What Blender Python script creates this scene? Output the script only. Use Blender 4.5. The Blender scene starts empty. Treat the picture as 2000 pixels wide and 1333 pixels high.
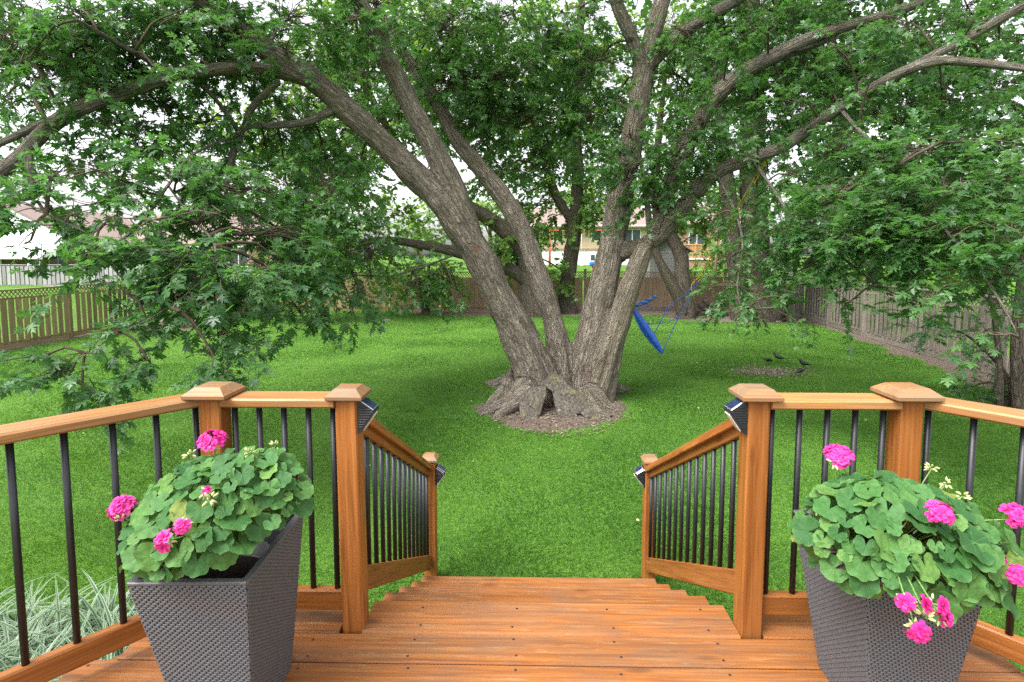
import bpy, bmesh, math, random
import numpy as np
from mathutils import Vector, Matrix

random.seed(7)
rng = np.random.default_rng(11)
R = math.radians
scene = bpy.context.scene

# ------------------------------------------------------------------ camera, sky, sun, exposure
F_PX, CX, CY = 1060.0, 1000.0, 583.0
PITCH, YAW, CAM_H = R(4.5), R(1.1), 2.447
cam_d = bpy.data.cameras.new('camera')
cam_d.sensor_width = 36.0
cam_d.lens = 36.0 * F_PX / 2000.0
cam_d.shift_y = -(666.5 - CY) / 2000.0
cam_d.clip_start, cam_d.clip_end = 0.05, 2000
cam = bpy.data.objects.new('camera', cam_d)
scene.collection.objects.link(cam)
cam.location = (0, 0, CAM_H)
cam.rotation_euler = (R(90) - PITCH, 0, YAW)
scene.camera = cam

SUN_EL, SUN_AZ = R(58), R(-128)          # azimuth measured from +Y towards +X: behind and left of the camera
sun_dir = Vector((math.cos(SUN_EL) * math.sin(SUN_AZ), math.cos(SUN_EL) * math.cos(SUN_AZ), math.sin(SUN_EL)))
world = bpy.data.worlds.new('World')
scene.world = world
world.use_nodes = True
wn = world.node_tree
wn.nodes.clear()
w_out = wn.nodes.new('ShaderNodeOutputWorld')
w_bg = wn.nodes.new('ShaderNodeBackground')
w_sky = wn.nodes.new('ShaderNodeTexSky')
w_sky.sky_type = 'NISHITA'
w_sky.sun_disc = False
w_sky.sun_elevation = SUN_EL
w_sky.sun_rotation = SUN_AZ
w_sky.dust_density = 4.0
w_hs = wn.nodes.new('ShaderNodeHueSaturation')
w_hs.inputs['Saturation'].default_value = 0.16     # overcast: the blue is veiled by cloud
wn.links.new(w_sky.outputs[0], w_hs.inputs['Color'])
wn.links.new(w_hs.outputs[0], w_bg.inputs['Color'])
w_bg.inputs['Strength'].default_value = 0.15
wn.links.new(w_bg.outputs[0], w_out.inputs['Surface'])

sun_d = bpy.data.lights.new('sun', 'SUN')
sun_d.energy, sun_d.angle, sun_d.color = 1.25, R(38), (1.0, 0.965, 0.90)
sun = bpy.data.objects.new('sun', sun_d)
scene.collection.objects.link(sun)
sun.location = (-10, -10, 30)
sun.rotation_euler = sun_dir.to_track_quat('Z', 'Y').to_euler()

scene.view_settings.view_transform = 'Standard'
scene.view_settings.look = 'None'
scene.view_settings.gamma = 1.0
scene.view_settings.exposure = 1.78
scene.render.engine = 'CYCLES'
cy = scene.cycles
cy.max_bounces, cy.diffuse_bounces, cy.glossy_bounces, cy.transmission_bounces = 7, 4, 2, 4
cy.use_denoising = False
cy.sample_clamp_indirect = 6.0
cy.caustics_reflective = cy.caustics_refractive = False

# ------------------------------------------------------------------ small maths helpers
def ray(px, py):
    d = Vector(((px - CX) / F_PX, (CY - py) / F_PX, -1.0))
    d.rotate(cam.rotation_euler)
    return d

def P(px, py, Y):                     # the point that stands Y metres ahead of the deck's origin in that direction
    d = ray(px, py)
    return Vector((0, 0, CAM_H)) + d * (Y / d.y)

def G(px, py, z=0.0):
    d = ray(px, py)
    return Vector((0, 0, CAM_H)) + d * ((z - CAM_H) / d.z)

def _hash(ix, iy, iz):
    h = (ix.astype(np.int64) * 374761393 + iy.astype(np.int64) * 668265263 + iz.astype(np.int64) * 2147483647) & 0xFFFFFFFF
    h = ((h ^ (h >> 13)) * 1274126177) & 0xFFFFFFFF
    h = (h ^ (h >> 16)) & 0xFFFF
    return h / 32767.5 - 1.0

def vnoise(p):
    p = np.asarray(p, float)
    i = np.floor(p).astype(np.int64)
    f = p - i
    f = f * f * (3 - 2 * f)
    r = 0
    for dx in (0, 1):
        for dy in (0, 1):
            for dz in (0, 1):
                w = (f[:, 0] if dx else 1 - f[:, 0]) * (f[:, 1] if dy else 1 - f[:, 1]) * (f[:, 2] if dz else 1 - f[:, 2])
                r = r + w * _hash(i[:, 0] + dx, i[:, 1] + dy, i[:, 2] + dz)
    return r

def fbm(p, o=3):
    p = np.asarray(p, float)
    r, a = 0, 1.0
    for _ in range(o):
        r = r + a * vnoise(p)
        p = p * 2.03 + 17.1
        a *= .5
    return r

def sstep(a, b, x):
    t = np.clip((x - a) / (b - a), 0, 1)
    return t * t * (3 - 2 * t)

def nrm(a):
    return a / np.maximum(np.linalg.norm(a, axis=-1, keepdims=True), 1e-9)

# ------------------------------------------------------------------ object helpers
COL = scene.collection
WM = {}                                # world matrix of every object we link

def link(o, parent=None, M=None):
    M = Matrix.Identity(4) if M is None else M
    COL.objects.link(o)
    if parent is not None:
        o.parent = parent
        o.matrix_basis = WM[parent.name].inverted() @ M
    else:
        o.matrix_basis = M
    WM[o.name] = M.copy()
    return o

def tag(o, label=None, cat=None, group=None, kind=None):
    if label: o['label'] = label
    if cat: o['category'] = cat
    if group: o['group'] = group
    if kind: o['kind'] = kind
    return o

def thing(name, label, cat, loc, group=None, rotz=0.0):
    o = bpy.data.objects.new(name, None)
    o.empty_display_size = .1
    link(o, None, Matrix.Translation(Vector(loc)) @ Matrix.Rotation(rotz, 4, 'Z'))
    return tag(o, label, cat, group)

def mesh_np(name, V, faces, smooth=False, attrs=None, mat=None):
    me = bpy.data.meshes.new(name)
    V = np.asarray(V, np.float32)
    Fc = np.asarray(faces, np.int32)
    k = Fc.shape[1]
    me.vertices.add(len(V)); me.vertices.foreach_set('co', V.ravel())
    me.loops.add(Fc.size); me.loops.foreach_set('vertex_index', Fc.ravel())
    me.polygons.add(len(Fc))
    me.polygons.foreach_set('loop_start', np.arange(0, Fc.size, k, dtype=np.int32))
    if smooth:
        me.polygons.foreach_set('use_smooth', np.ones(len(Fc), bool))
    for an, (typ, arr) in (attrs or {}).items():
        a = me.attributes.new(an, typ, 'POINT')
        a.data.foreach_set('vector' if typ == 'FLOAT_VECTOR' else 'value', np.asarray(arr, np.float32).ravel())
    me.update(calc_edges=True)
    if mat: me.materials.append(mat)
    return me

def mesh_py(name, V, faces, mat=None, smooth=False):
    me = bpy.data.meshes.new(name)
    me.from_pydata([tuple(v) for v in V], [], [tuple(f) for f in faces])
    if smooth: me.polygons.foreach_set('use_smooth', [True] * len(me.polygons))
    me.update()
    if mat: me.materials.append(mat)
    return me

def obj(name, me, parent=None, M=None):
    return link(bpy.data.objects.new(name, me), parent, M)

def frame(loc, x, up=(0, 0, 1)):       # matrix with local X along x and local Z as near as possible to up
    x = Vector(x).normalized()
    y = Vector(up).cross(x).normalized()
    z = x.cross(y)
    m = Matrix((x, y, z)).transposed().to_4x4()
    m.translation = Vector(loc)
    return m

_cache = {}
def prism_mesh(L, W, T, mat, c=.004):  # board centred on its origin, long axis X, chamfered long edges: 28 triangles
    key = ('prism', round(L, 3), round(W, 3), round(T, 4), mat.name, c)
    if key in _cache: return _cache[key]
    w, t, l = W / 2, T / 2, L / 2
    prof = [(-w + c, -t), (w - c, -t), (w, -t + c), (w, t - c), (w - c, t), (-w + c, t), (-w, t - c), (-w, -t + c)]
    V = [(-l, a, b) for a, b in prof] + [(l, a, b) for a, b in prof]
    Fc = [(i, 8 + i, 8 + (i + 1) % 8, (i + 1) % 8) for i in range(8)] + [tuple(range(8)), tuple(range(15, 7, -1))]
    Fc[:8] = [f[::-1] for f in Fc[:8]]
    Fc[8] = Fc[8][::-1]; Fc[9] = Fc[9][::-1]
    me = mesh_py('board', V, Fc, mat)
    _cache[key] = me
    return me

def board(name, a, b, W, T, mat, parent, up=(0, 0, 1), c=.004):   # board from a to b; width W across, thickness T along up
    a, b = Vector(a), Vector(b)
    return obj(name, prism_mesh((b - a).length, W, T, mat, c), parent, frame((a + b) / 2, b - a, up))

def box(name, x0, x1, y0, y1, z0, z1, mat, parent=None, c=.003):
    """box with its longest side as local X, so that grain follows it"""
    sx, sy, sz = x1 - x0, y1 - y0, z1 - z0
    ctr = Vector(((x0 + x1) / 2, (y0 + y1) / 2, (z0 + z1) / 2))
    if sx >= sy and sx >= sz: return obj(name, prism_mesh(sx, sy, sz, mat, c), parent, frame(ctr, (1, 0, 0)))
    if sy >= sz: return obj(name, prism_mesh(sy, sx, sz, mat, c), parent, frame(ctr, (0, 1, 0)))
    return obj(name, prism_mesh(sz, sx, sy, mat, c), parent, frame(ctr, (0, 0, 1), (0, 1, 0)))

def cyl_mesh(r0, r1, L, mat, n=12, name='rod'):
    key = ('cyl', round(r0, 4), round(r1, 4), round(L, 3), mat.name, n)
    if key in _cache: return _cache[key]
    V = [(r0 * math.cos(2 * math.pi * i / n), r0 * math.sin(2 * math.pi * i / n), 0) for i in range(n)]
    V += [(r1 * math.cos(2 * math.pi * i / n), r1 * math.sin(2 * math.pi * i / n), L) for i in range(n)]
    Fc = [(i, (i + 1) % n, n + (i + 1) % n, n + i) for i in range(n)] + [tuple(range(n - 1, -1, -1)), tuple(range(n, 2 * n))]
    me = mesh_py(name, V, Fc, mat)
    me.polygons.foreach_set('use_smooth', [True] * n + [False, False])
    _cache[key] = me
    return me

class Bag:                              # triangles gathered into one mesh
    def __init__(s): s.V, s.T, s.A, s.n = [], [], [], 0
    def add(s, V, T, a=None):
        V = np.asarray(V, np.float32)
        s.V.append(V); s.T.append(np.asarray(T, np.int32) + s.n)
        s.A.append(np.zeros(len(V), np.float32) if a is None else np.broadcast_to(np.asarray(a, np.float32), (len(V),)))
        s.n += len(V)
    def build(s, name, mat, parent=None, smooth=False, M=None):
        me = mesh_np(name, np.concatenate(s.V), np.concatenate(s.T), smooth, {'tint': ('FLOAT', np.concatenate(s.A))}, mat)
        return obj(name, me, parent, M)

def catmull(pts, step):
    """pts (n,k) -> resampled smooth curve; the first three columns are the position"""
    pts = np.asarray(pts, float)
    p = np.vstack([2 * pts[0] - pts[1], pts, 2 * pts[-1] - pts[-2]])
    out = []
    for i in range(1, len(p) - 2):
        L = np.linalg.norm(p[i + 1, :3] - p[i, :3])
        m = max(2, int(L / step))
        t = np.linspace(0, 1, m, endpoint=False)[:, None]
        a, b, c, d = p[i - 1], p[i], p[i + 1], p[i + 2]
        out.append(.5 * (2 * b + (c - a) * t + (2 * a - 5 * b + 4 * c - d) * t ** 2 + (3 * b - a - 3 * c + d) * t ** 3))
    out.append(p[-2][None])
    return np.vstack(out)

def tube(pts, seg=8, step=.15, cap=True):
    """pts: (x,y,z,r) -> verts, tris, axis arrays (angle, length, radius)"""
    c = catmull(pts, step)
    ctr, r = c[:, :3], np.maximum(c[:, 3], .002)
    tan = nrm(np.gradient(ctr, axis=0))
    n = np.cross(tan[0], [0.31, .2, .93]); n /= np.linalg.norm(n)
    N = []
    for t in tan:
        n = n - t * np.dot(n, t); n /= np.linalg.norm(n); N.append(n)
    N = np.array(N); B = np.cross(tan, N)
    th = np.linspace(0, 2 * math.pi, seg, endpoint=False)
    V = ctr[:, None] + r[:, None, None] * (np.cos(th)[None, :, None] * N[:, None] + np.sin(th)[None, :, None] * B[:, None])
    s = np.concatenate([[0], np.cumsum(np.linalg.norm(np.diff(ctr, axis=0), axis=1))])
    m = len(ctr)
    i, j = np.meshgrid(np.arange(m - 1), np.arange(seg), indexing='ij')
    a = i * seg + j; b = i * seg + (j + 1) % seg
    T = np.concatenate([np.stack([a, b, b + seg], -1).reshape(-1, 3), np.stack([a, b + seg, a + seg], -1).reshape(-1, 3)])
    V = V.reshape(-1, 3)
    if cap:
        V = np.vstack([V, ctr[-1] + tan[-1] * r[-1] * .6, ctr[0]])
        e = (m - 1) * seg
        T = np.vstack([T, [[e + k, e + (k + 1) % seg, len(V) - 2] for k in range(seg)], [[(k + 1) % seg, k, len(V) - 1] for k in range(seg)]])
    ang = np.tile(th, m); ss = np.repeat(s, seg); rr = np.repeat(r, seg)
    if cap:
        ang = np.append(ang, [0, 0]); ss = np.append(ss, [s[-1], 0]); rr = np.append(rr, [r[-1], r[0]])
    return V, T, ang, ss, rr

# ------------------------------------------------------------------ materials
class NT:
    def __init__(s, name):
        s.m = bpy.data.materials.new(name); s.m.use_nodes = True
        s.t = s.m.node_tree; s.t.nodes.clear()
        s.out = s.t.nodes.new('ShaderNodeOutputMaterial')
    def n(s, typ, ins=None, **props):
        nd = s.t.nodes.new('ShaderNode' + typ)
        for k, v in props.items(): setattr(nd, k, v)
        for k, v in (ins or {}).items():
            sk = nd.inputs[k]
            if hasattr(v, 'is_output') or isinstance(v, bpy.types.NodeSocket): s.t.links.new(v, sk)
            else: sk.default_value = v
        return nd
    def ramp(s, fac, stops, interp='LINEAR'):
        nd = s.n('ValToRGB', {'Fac': fac}); nd.color_ramp.interpolation = interp
        el = nd.color_ramp.elements
        while len(el) < len(stops): el.new(.5)
        for e, (p, c) in zip(el, stops):
            e.position = p; e.color = (*c, 1) if len(c) == 3 else c
        return nd.outputs[0]
    def noise(s, vec, scale, detail=3, rough=.55, dist=0.0):
        return s.n('TexNoise', {'Vector': vec, 'Scale': scale, 'Detail': detail, 'Roughness': rough, 'Distortion': dist}).outputs[0]
    def math(s, op, a, b=0.0, clamp=False):
        nd = s.n('Math', operation=op, use_clamp=clamp)
        for i, v in enumerate((a, b)):
            if isinstance(v, bpy.types.NodeSocket): s.t.links.new(v, nd.inputs[i])
            else: nd.inputs[i].default_value = v
        return nd.outputs[0]
    def mix(s, fac, a, b, blend='MIX'):
        nd = s.n('Mix', data_type='RGBA', blend_type=blend)
        for i, v in ((0, fac), (6, a), (7, b)):
            if isinstance(v, bpy.types.NodeSocket): s.t.links.new(v, nd.inputs[i])
            else: nd.inputs[i].default_value = (*v, 1) if isinstance(v, tuple) and len(v) == 3 else v
        return nd.outputs[2]
    def mapping(s, vec, scale=(1, 1, 1), rot=(0, 0, 0), loc=(0, 0, 0)):
        return s.n('Mapping', {'Vector': vec, 'Scale': scale, 'Rotation': rot, 'Location': loc}).outputs[0]
    def coord(s, which='Object'):
        return s.n('TexCoord').outputs[which]
    def rnd(s):
        return s.n('ObjectInfo').outputs['Random']
    def coord_rnd(s):                    # object coordinates shifted per object, so that copies differ
        r = s.rnd()
        off = s.n('CombineXYZ', {'X': s.math('MULTIPLY', r, 53.0), 'Y': s.math('MULTIPLY', r, 31.0), 'Z': s.math('MULTIPLY', r, 17.0)}).outputs[0]
        return s.n('VectorMath', {0: s.coord(), 1: off}, operation='ADD').outputs[0]
    def attr(s, name, out='Fac'):
        return s.n('Attribute', attribute_name=name).outputs[out]
    def bump(s, h, strength=.3, dist=.01):
        return s.n('Bump', {'Height': h, 'Strength': strength, 'Distance': dist}).outputs[0]
    def pbsdf(s, col, rough=.6, spec=.5, normal=None, metal=0.0, **kw):
        ins = {'Base Color': (*col, 1) if isinstance(col, tuple) and len(col) == 3 else col, 'Roughness': rough, 'Specular IOR Level': spec, 'Metallic': metal}
        if normal is not None: ins['Normal'] = normal
        ins.update(kw)
        return s.n('BsdfPrincipled', ins).outputs[0]
    def done(s, sh):
        s.t.links.new(sh, s.out.inputs['Surface'])
        return s.m

def plain(name, col, rough=.6, spec=.4, var=.12, scale=20, bump=.0, metal=0.0):
    t = NT(name)
    v = t.coord_rnd()
    f = t.noise(v, scale, 4)
    c = t.ramp(f, [(.25, tuple(max(0, x * (1 - var)) for x in col)), (.75, tuple(min(1, x * (1 + var)) for x in col))])
    nb = t.bump(f, bump, .005) if bump else None
    return t.done(t.pbsdf(c, rough, spec, nb, metal))

def wood(name, dark, mid, light, grain=1.0, weather=None, wamt=.0, rough=.5, spec=.4, knots=True, wear=None, wear_amt=.0):
    t = NT(name)
    v = t.coord_rnd()
    g1 = t.noise(t.mapping(v, (1.0 * grain, 26 * grain, 26 * grain)), 2.2, 5, .6, .6)
    g2 = t.noise(t.mapping(v, (2.5, 120, 120)), 1.5, 3, .6)
    big = t.noise(t.mapping(v, (1.2, 5, 5)), 1.6, 3, .5)
    c = t.ramp(g1, [(.3, dark), (.5, mid), (.72, light)])
    c = t.mix(t.math('MULTIPLY', t.math('SUBTRACT', g2, .42, True), 1.0), c, dark)
    tone = t.math('ADD', t.math('MULTIPLY', t.rnd(), .40), .78)
    c = t.mix(1.0, c, t.n('CombineColor', {0: tone, 1: tone, 2: tone}).outputs[0], 'MULTIPLY')
    if knots:
        vo = t.n('TexVoronoi', {'Vector': t.mapping(v, (2.4, 9, 9)), 'Scale': 1.0, 'Randomness': 1.0}, feature='F1').outputs['Distance']
        k = t.ramp(vo, [(.08, (1, 1, 1)), (.17, (0, 0, 0))])
        c = t.mix(t.math('MULTIPLY', k, .55), c, tuple(x * .35 for x in dark))
    if weather is not None:
        wf = t.ramp(t.noise(t.mapping(v, (1.1, 3.4, 3.4), loc=(3, 1, 5)), 2.3, 6, .68, .4), [(.5 - wamt * .25, (0, 0, 0)), (.78 - wamt * .2, (1, 1, 1))])
        c = t.mix(t.math('MULTIPLY', wf, wamt), c, weather)
    if wear is not None:
        we = t.ramp(t.noise(t.mapping(v, (2.2, 22, 22), loc=(7, 2, 1)), 2.0, 8, .75, .3), [(.62 - wear_amt * .1, (0, 0, 0)), (.70, (1, 1, 1))])
        c = t.mix(t.math('MULTIPLY', we, .7), c, wear)
    rr = t.ramp(big, [(.3, (rough - .12,) * 3), (.7, (rough + .15,) * 3)])
    nb = t.bump(t.math('ADD', g1, t.math('MULTIPLY', g2, .6)), .35, .002)
    return t.done(t.pbsdf(c, rr, spec, nb))

def leaf_mat(name, c0, c1, c2, trans=.35, rough=.42, spec=.5, tcol=None):
    t = NT(name)
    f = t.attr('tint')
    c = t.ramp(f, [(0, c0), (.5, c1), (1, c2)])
    c = t.mix(t.math('MULTIPLY', t.noise(t.coord(), 60, 2), .35), c, tuple(x * .55 for x in c1))
    p = t.pbsdf(c, rough, spec)
    tc = t.mix(.6, c, tcol or (c2[0] * 1.8, c2[1] * 1.7, c2[2] * .8))
    tr = t.n('BsdfTranslucent', {'Color': tc}).outputs[0]
    return t.done(t.n('MixShader', {0: trans, 1: p, 2: tr}).outputs[0])

M_post = wood('stained_post_wood', (0.1702, 0.0552, 0.0120), (0.2806, 0.0994, 0.0221), (0.3680, 0.1490, 0.0386), rough=.48, spec=.3)
M_rail = wood('pale_sheen_rail_wood', (.235, .095, .027), (.345, .158, .050), (.43, .225, .088), weather=(.20, .155, .10), wamt=.35, rough=.48, spec=.38)  # paler than the posts: sky sheen on the rail tops is in the colour
M_cap = wood('post_cap_wood', (.185, .072, .020), (.275, .120, .037), (.345, .172, .065), weather=(.16, .13, .09), wamt=.8, rough=.52)
M_deck = wood('stained_deck_wood', (.168, .053, .013), (.278, .095, .021), (.360, .145, .036), weather=(.110, .084, .062), wamt=.52, rough=.55, spec=.25, wear=(.34, .21, .095), wear_amt=.7)
M_fence = wood('fence_wood_tan', (0.2132, 0.1516, 0.0763), (0.3366, 0.2468, 0.1324), (0.4488, 0.3366, 0.1908), weather=(0.1795, 0.1684, 0.1067), wamt=.5, rough=.75, spec=.2)
M_fence_red = wood('fence_wood_brown', (0.1862, 0.1230, 0.0782), (0.3074, 0.2050, 0.1342), (0.4378, 0.3074, 0.2087), weather=(0.2236, 0.1862, 0.1490), wamt=.5, rough=.8, spec=.2)
M_fence_grey = wood('fence_wood_grey', (.130, .112, .092), (.215, .188, .158), (.30, .268, .232), weather=(.12, .105, .083), wamt=.5, rough=.8, spec=.2)
M_fence_silver = wood('fence_wood_silver', (0.2400, 0.2320, 0.2320), (0.3360, 0.3280, 0.3280), (0.4400, 0.4320, 0.4320), rough=.8, spec=.2)
M_black = plain('black_aluminium', (0.0128, 0.0144, 0.0168), .42, .5, .25, 40, .05)
M_dark = plain('dark_plastic', (.018, .019, .022), .4, .5, .2, 30)
M_panel = plain('solar_glass', (.02, .03, .07), .12, .8, .5, 60)
M_lens = plain('clear_lens', (.62, .62, .56), .25, .6, .1, 30)
M_chrome = plain('silver_trim', (.62, .63, .64), .25, .6, .06, 30, 0, .7)
M_white = plain('white_siding', (.72, .73, .74), .6, .3, .05, 8)
M_shingle = plain('roof_shingles', (0.2250, 0.1688, 0.1537), .85, .2, .25, 60, .3)
M_glass = plain('window_glass', (.05, .07, .08), .08, .8, .3, 3)
M_soilpot = plain('potting_soil', (.020, .015, .011), .9, .2, .4, 90, .5)

def brick_mat(name, a, b, mortar):
    t = NT(name)
    br = t.n('TexBrick', {'Vector': t.mapping(t.coord(), (1, 1, 1), (R(90), 0, 0)), 'Color1': (*a, 1), 'Color2': (*b, 1), 'Mortar': (*mortar, 1), 'Scale': 1.0, 'Mortar Size': .012, 'Brick Width': .24, 'Row Height': .075})
    c = t.mix(t.math('MULTIPLY', t.noise(t.coord(), 2.0, 3), .4), br.outputs[0], tuple(x * .7 for x in a))
    return t.done(t.pbsdf(c, .85, .2))
M_brick_tan = brick_mat('tan_brick', (.50, .36, .22), (.42, .29, .17), (.5, .46, .4))
M_brick_red = brick_mat('red_brick', (.42, .17, .10), (.34, .13, .08), (.45, .4, .36))

def bark_mat(name, dark, mid, light, moss=.3, pale=False):
    t = NT(name)
    v = t.attr('bark', 'Vector')
    n1 = t.noise(t.mapping(v, (1, 1, .20)), 17.0, 6, .68, .5)
    rg = t.math('SUBTRACT', 1.0, t.math('MULTIPLY', t.math('ABSOLUTE', t.math('SUBTRACT', t.noise(t.mapping(v, (1, 1, .14)), 22.0, 4, .6, 1.2), .5)), 5.0), True)
    vo = t.n('TexVoronoi', {'Vector': t.mapping(v, (17, 17, 3.4)), 'Scale': 1.0}, feature='DISTANCE_TO_EDGE').outputs['Distance']
    crack = t.ramp(vo, [(.0, (0, 0, 0)), (.16, (1, 1, 1))])
    fine = t.noise(t.mapping(v, (70, 70, 14)), 1.0, 4, .65)
    h = t.math('ADD', t.math('MULTIPLY', n1, 1.1), t.math('ADD', t.math('MULTIPLY', crack, .30), t.math('MULTIPLY', fine, .25)))
    h = t.math('SUBTRACT', h, t.math('MULTIPLY', rg, .45))
    c = t.ramp(n1, [(.36, dark), (.48, mid), (.60, light)])
    c = t.mix(t.math('MULTIPLY', t.math('SUBTRACT', 1.0, crack), .6), c, tuple(x * .3 for x in dark))
    c = t.mix(t.math('MULTIPLY', rg, .64), c, tuple(x * .34 for x in dark))
    c = t.mix(t.math('MULTIPLY', fine, .4), c, light)
    big = t.noise(v, 1.6, 4, .6)
    c = t.mix(t.math('MULTIPLY', t.ramp(big, [(.5, (0, 0, 0)), (.68, (1, 1, 1))]), moss), c, (.115, .115, .045))
    red = t.noise(t.mapping(v, (1, 1, .6), loc=(4, 4, 9)), 3.2, 3, .5)
    c = t.mix(t.math('MULTIPLY', t.ramp(red, [(.68, (0, 0, 0)), (.76, (1, 1, 1))]), .5), c, (.26, .095, .045))
    if pale:
        pf = t.attr('pale')
        pw = t.ramp(t.noise(t.mapping(v, (30, 30, 2.2)), 1.0, 5, .6), [(.3, (.13, .105, .075)), (.5, (.27, .225, .165)), (.7, (.40, .345, .26))])
        c = t.mix(t.math('MULTIPLY', t.math('MULTIPLY', pf, .85), t.ramp(t.noise(t.mapping(v, (5, 5, .9)), 1.2, 4), [(.35, (0, 0, 0)), (.5, (1, 1, 1))])), c, pw)
        sc_ = t.math('MULTIPLY', t.attr('scar'), t.ramp(t.noise(t.mapping(v, (16, 16, 5)), 1.0, 4), [(.42, (0, 0, 0)), (.52, (1, 1, 1))]))
        c = t.mix(sc_, c, (.33, .085, .025))
        gy = t.attr('cut')
        gc = t.ramp(t.noise(t.coord(), 22, 5, .7), [(.3, (.060, .055, .048)), (.5, (.115, .107, .093)), (.72, (.185, .172, .148))])
        gc = t.mix(t.ramp(t.noise(t.coord(), 5, 3, .6), [(.58, (0, 0, 0)), (.68, (1, 1, 1))]), gc, (.16, .155, .045))
        c = t.mix(gy, c, gc)
    return t.done(t.pbsdf(c, .88, .15, t.bump(h, 1.0, .075)))
M_bark = bark_mat('maple_bark', (0.1298, 0.1027, 0.0779), (0.2950, 0.2419, 0.1912), (0.5074, 0.4425, 0.3658), .40, True)
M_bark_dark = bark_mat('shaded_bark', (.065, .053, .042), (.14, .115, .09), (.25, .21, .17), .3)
M_bark_grey = bark_mat('grey_branch_bark', (0.1125, 0.0975, 0.0775), (0.2500, 0.2188, 0.1750), (0.4375, 0.3937, 0.3250), .35)

M_leaf = leaf_mat('maple_leaf', (.034, .094, .036), (.071, .172, .058), (.14, .270, .086), .45, .38, .55, (.14, .36, .045))
M_leaf_far = leaf_mat('sunlit_leaf', (.045, .115, .020), (.09, .20, .032), (.17, .31, .055), .45)  # lit version of the leaf: sunlight is put into its brighter, yellower colour
M_leaf_pale = leaf_mat('pale_leaf', (.08, .17, .04), (.14, .27, .06), (.22, .37, .10), .40)
M_blade = leaf_mat('lawn_blade', (0.0342, 0.1064, 0.0133), (0.0646, 0.1710, 0.0247), (0.1235, 0.2612, 0.0437), .32, .5, .25)
M_fallen = leaf_mat('fallen_leaf', (.16, .26, .08), (.34, .40, .18), (.48, .42, .20), .2)

def ribbon_mat():
    t = NT('ribbon_grass_blade')
    f = t.attr('tint')
    c = t.ramp(f, [(.0, (0.3024, 0.3600, 0.2592)), (.22, (0.2592, 0.3312, 0.2232)), (.28, (0.0540, 0.1368, 0.0576)), (.72, (0.0684, 0.1584, 0.0684)), (.78, (0.2592, 0.3312, 0.2232)), (1, (0.3024, 0.3600, 0.2592))])
    p = t.pbsdf(c, .5, .4)
    return t.done(t.n('MixShader', {0: .3, 1: p, 2: t.n('BsdfTranslucent', {'Color': c}).outputs[0]}).outputs[0])
M_ribbon = ribbon_mat()

def geranium_mats():
    t = NT('geranium_leaf')
    v = t.coord()
    r = t.rnd()
    base = t.ramp(r, [(0, (.028, .098, .026)), (.4, (.052, .150, .038)), (.8, (.092, .212, .050)), (.985, (.14, .26, .058)), (1, (.26, .28, .06))])
    sep = t.n('SeparateXYZ', {0: v})
    ang = t.math('ARCTAN2', sep.outputs[0], sep.outputs[1])
    vein = t.math('ABSOLUTE', t.math('SINE', t.math('MULTIPLY', ang, 4.0)))
    vf = t.ramp(vein, [(.0, (1, 1, 1)), (.16, (0, 0, 0))])
    c = t.mix(t.math('MULTIPLY', vf, .30), base, (.19, .33, .13))
    rr_ = t.n('VectorMath', {0: v}, operation='LENGTH').outputs['Value']
    zone = t.ramp(rr_, [(.40, (0, 0, 0)), (.55, (1, 1, 1)), (.68, (0, 0, 0))])
    c = t.mix(t.math('MULTIPLY', zone, .35), c, (.030, .085, .022))
    c = t.mix(t.ramp(rr_, [(.84, (0, 0, 0)), (1.0, (.4, .4, .4))]), c, (.15, .27, .09))
    n = t.noise(v, 3.2, 5, .65)
    c = t.mix(t.math('MULTIPLY', n, .5), c, (.035, .105, .03))
    p = t.pbsdf(c, .55, .22, t.bump(t.math('ADD', n, t.math('MULTIPLY', vein, .5)), .4, .003))
    tr = t.n('BsdfTranslucent', {'Color': t.mix(.5, c, (.25, .5, .06))}).outputs[0]
    leaf = t.done(t.n('MixShader', {0: .22, 1: p, 2: tr}).outputs[0])
    t = NT('geranium_petal')
    d = t.n('VectorMath', {0: t.coord()}, operation='LENGTH').outputs['Value']
    c = t.ramp(t.math('MULTIPLY', d, 1.0), [(.0, (.28, .0, .07)), (.3, (.60, .010, .21)), (1, (.74, .045, .34))])
    c = t.mix(t.math('MULTIPLY', t.rnd(), .35), c, (.80, .10, .40))
    p = t.pbsdf(c, .5, .3)
    tr = t.n('BsdfTranslucent', {'Color': c}).outputs[0]
    return leaf, t.done(t.n('MixShader', {0: .3, 1: p, 2: tr}).outputs[0])
M_ger, M_petal = geranium_mats()
M_bud = plain('flower_bud', (.42, .45, .20), .55, .3, .3, 60)
M_stem = plain('green_stem', (.17, .28, .075), .55, .3, .25, 40)
M_wicker = plain('grey_resin_wicker', (0.088, 0.090, 0.098), .45, .45, .22, 160, .25)
M_wicker_gap = plain('wicker_gap', (0.0444, 0.0459, 0.0548), .6, .3, .2, 60)
M_blue = plain('blue_hammock_nylon', (.035, .14, .66), .5, .35, .25, 14, .3)
M_rope_blue = plain('blue_rope', (.10, .16, .52), .7, .2, .2, 60)
M_rope_yellow = plain('yellow_rope', (.62, .46, .03), .7, .2, .2, 60)
M_bird = plain('black_feathers', (.010, .010, .012), .4, .5, .4, 40)

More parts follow.
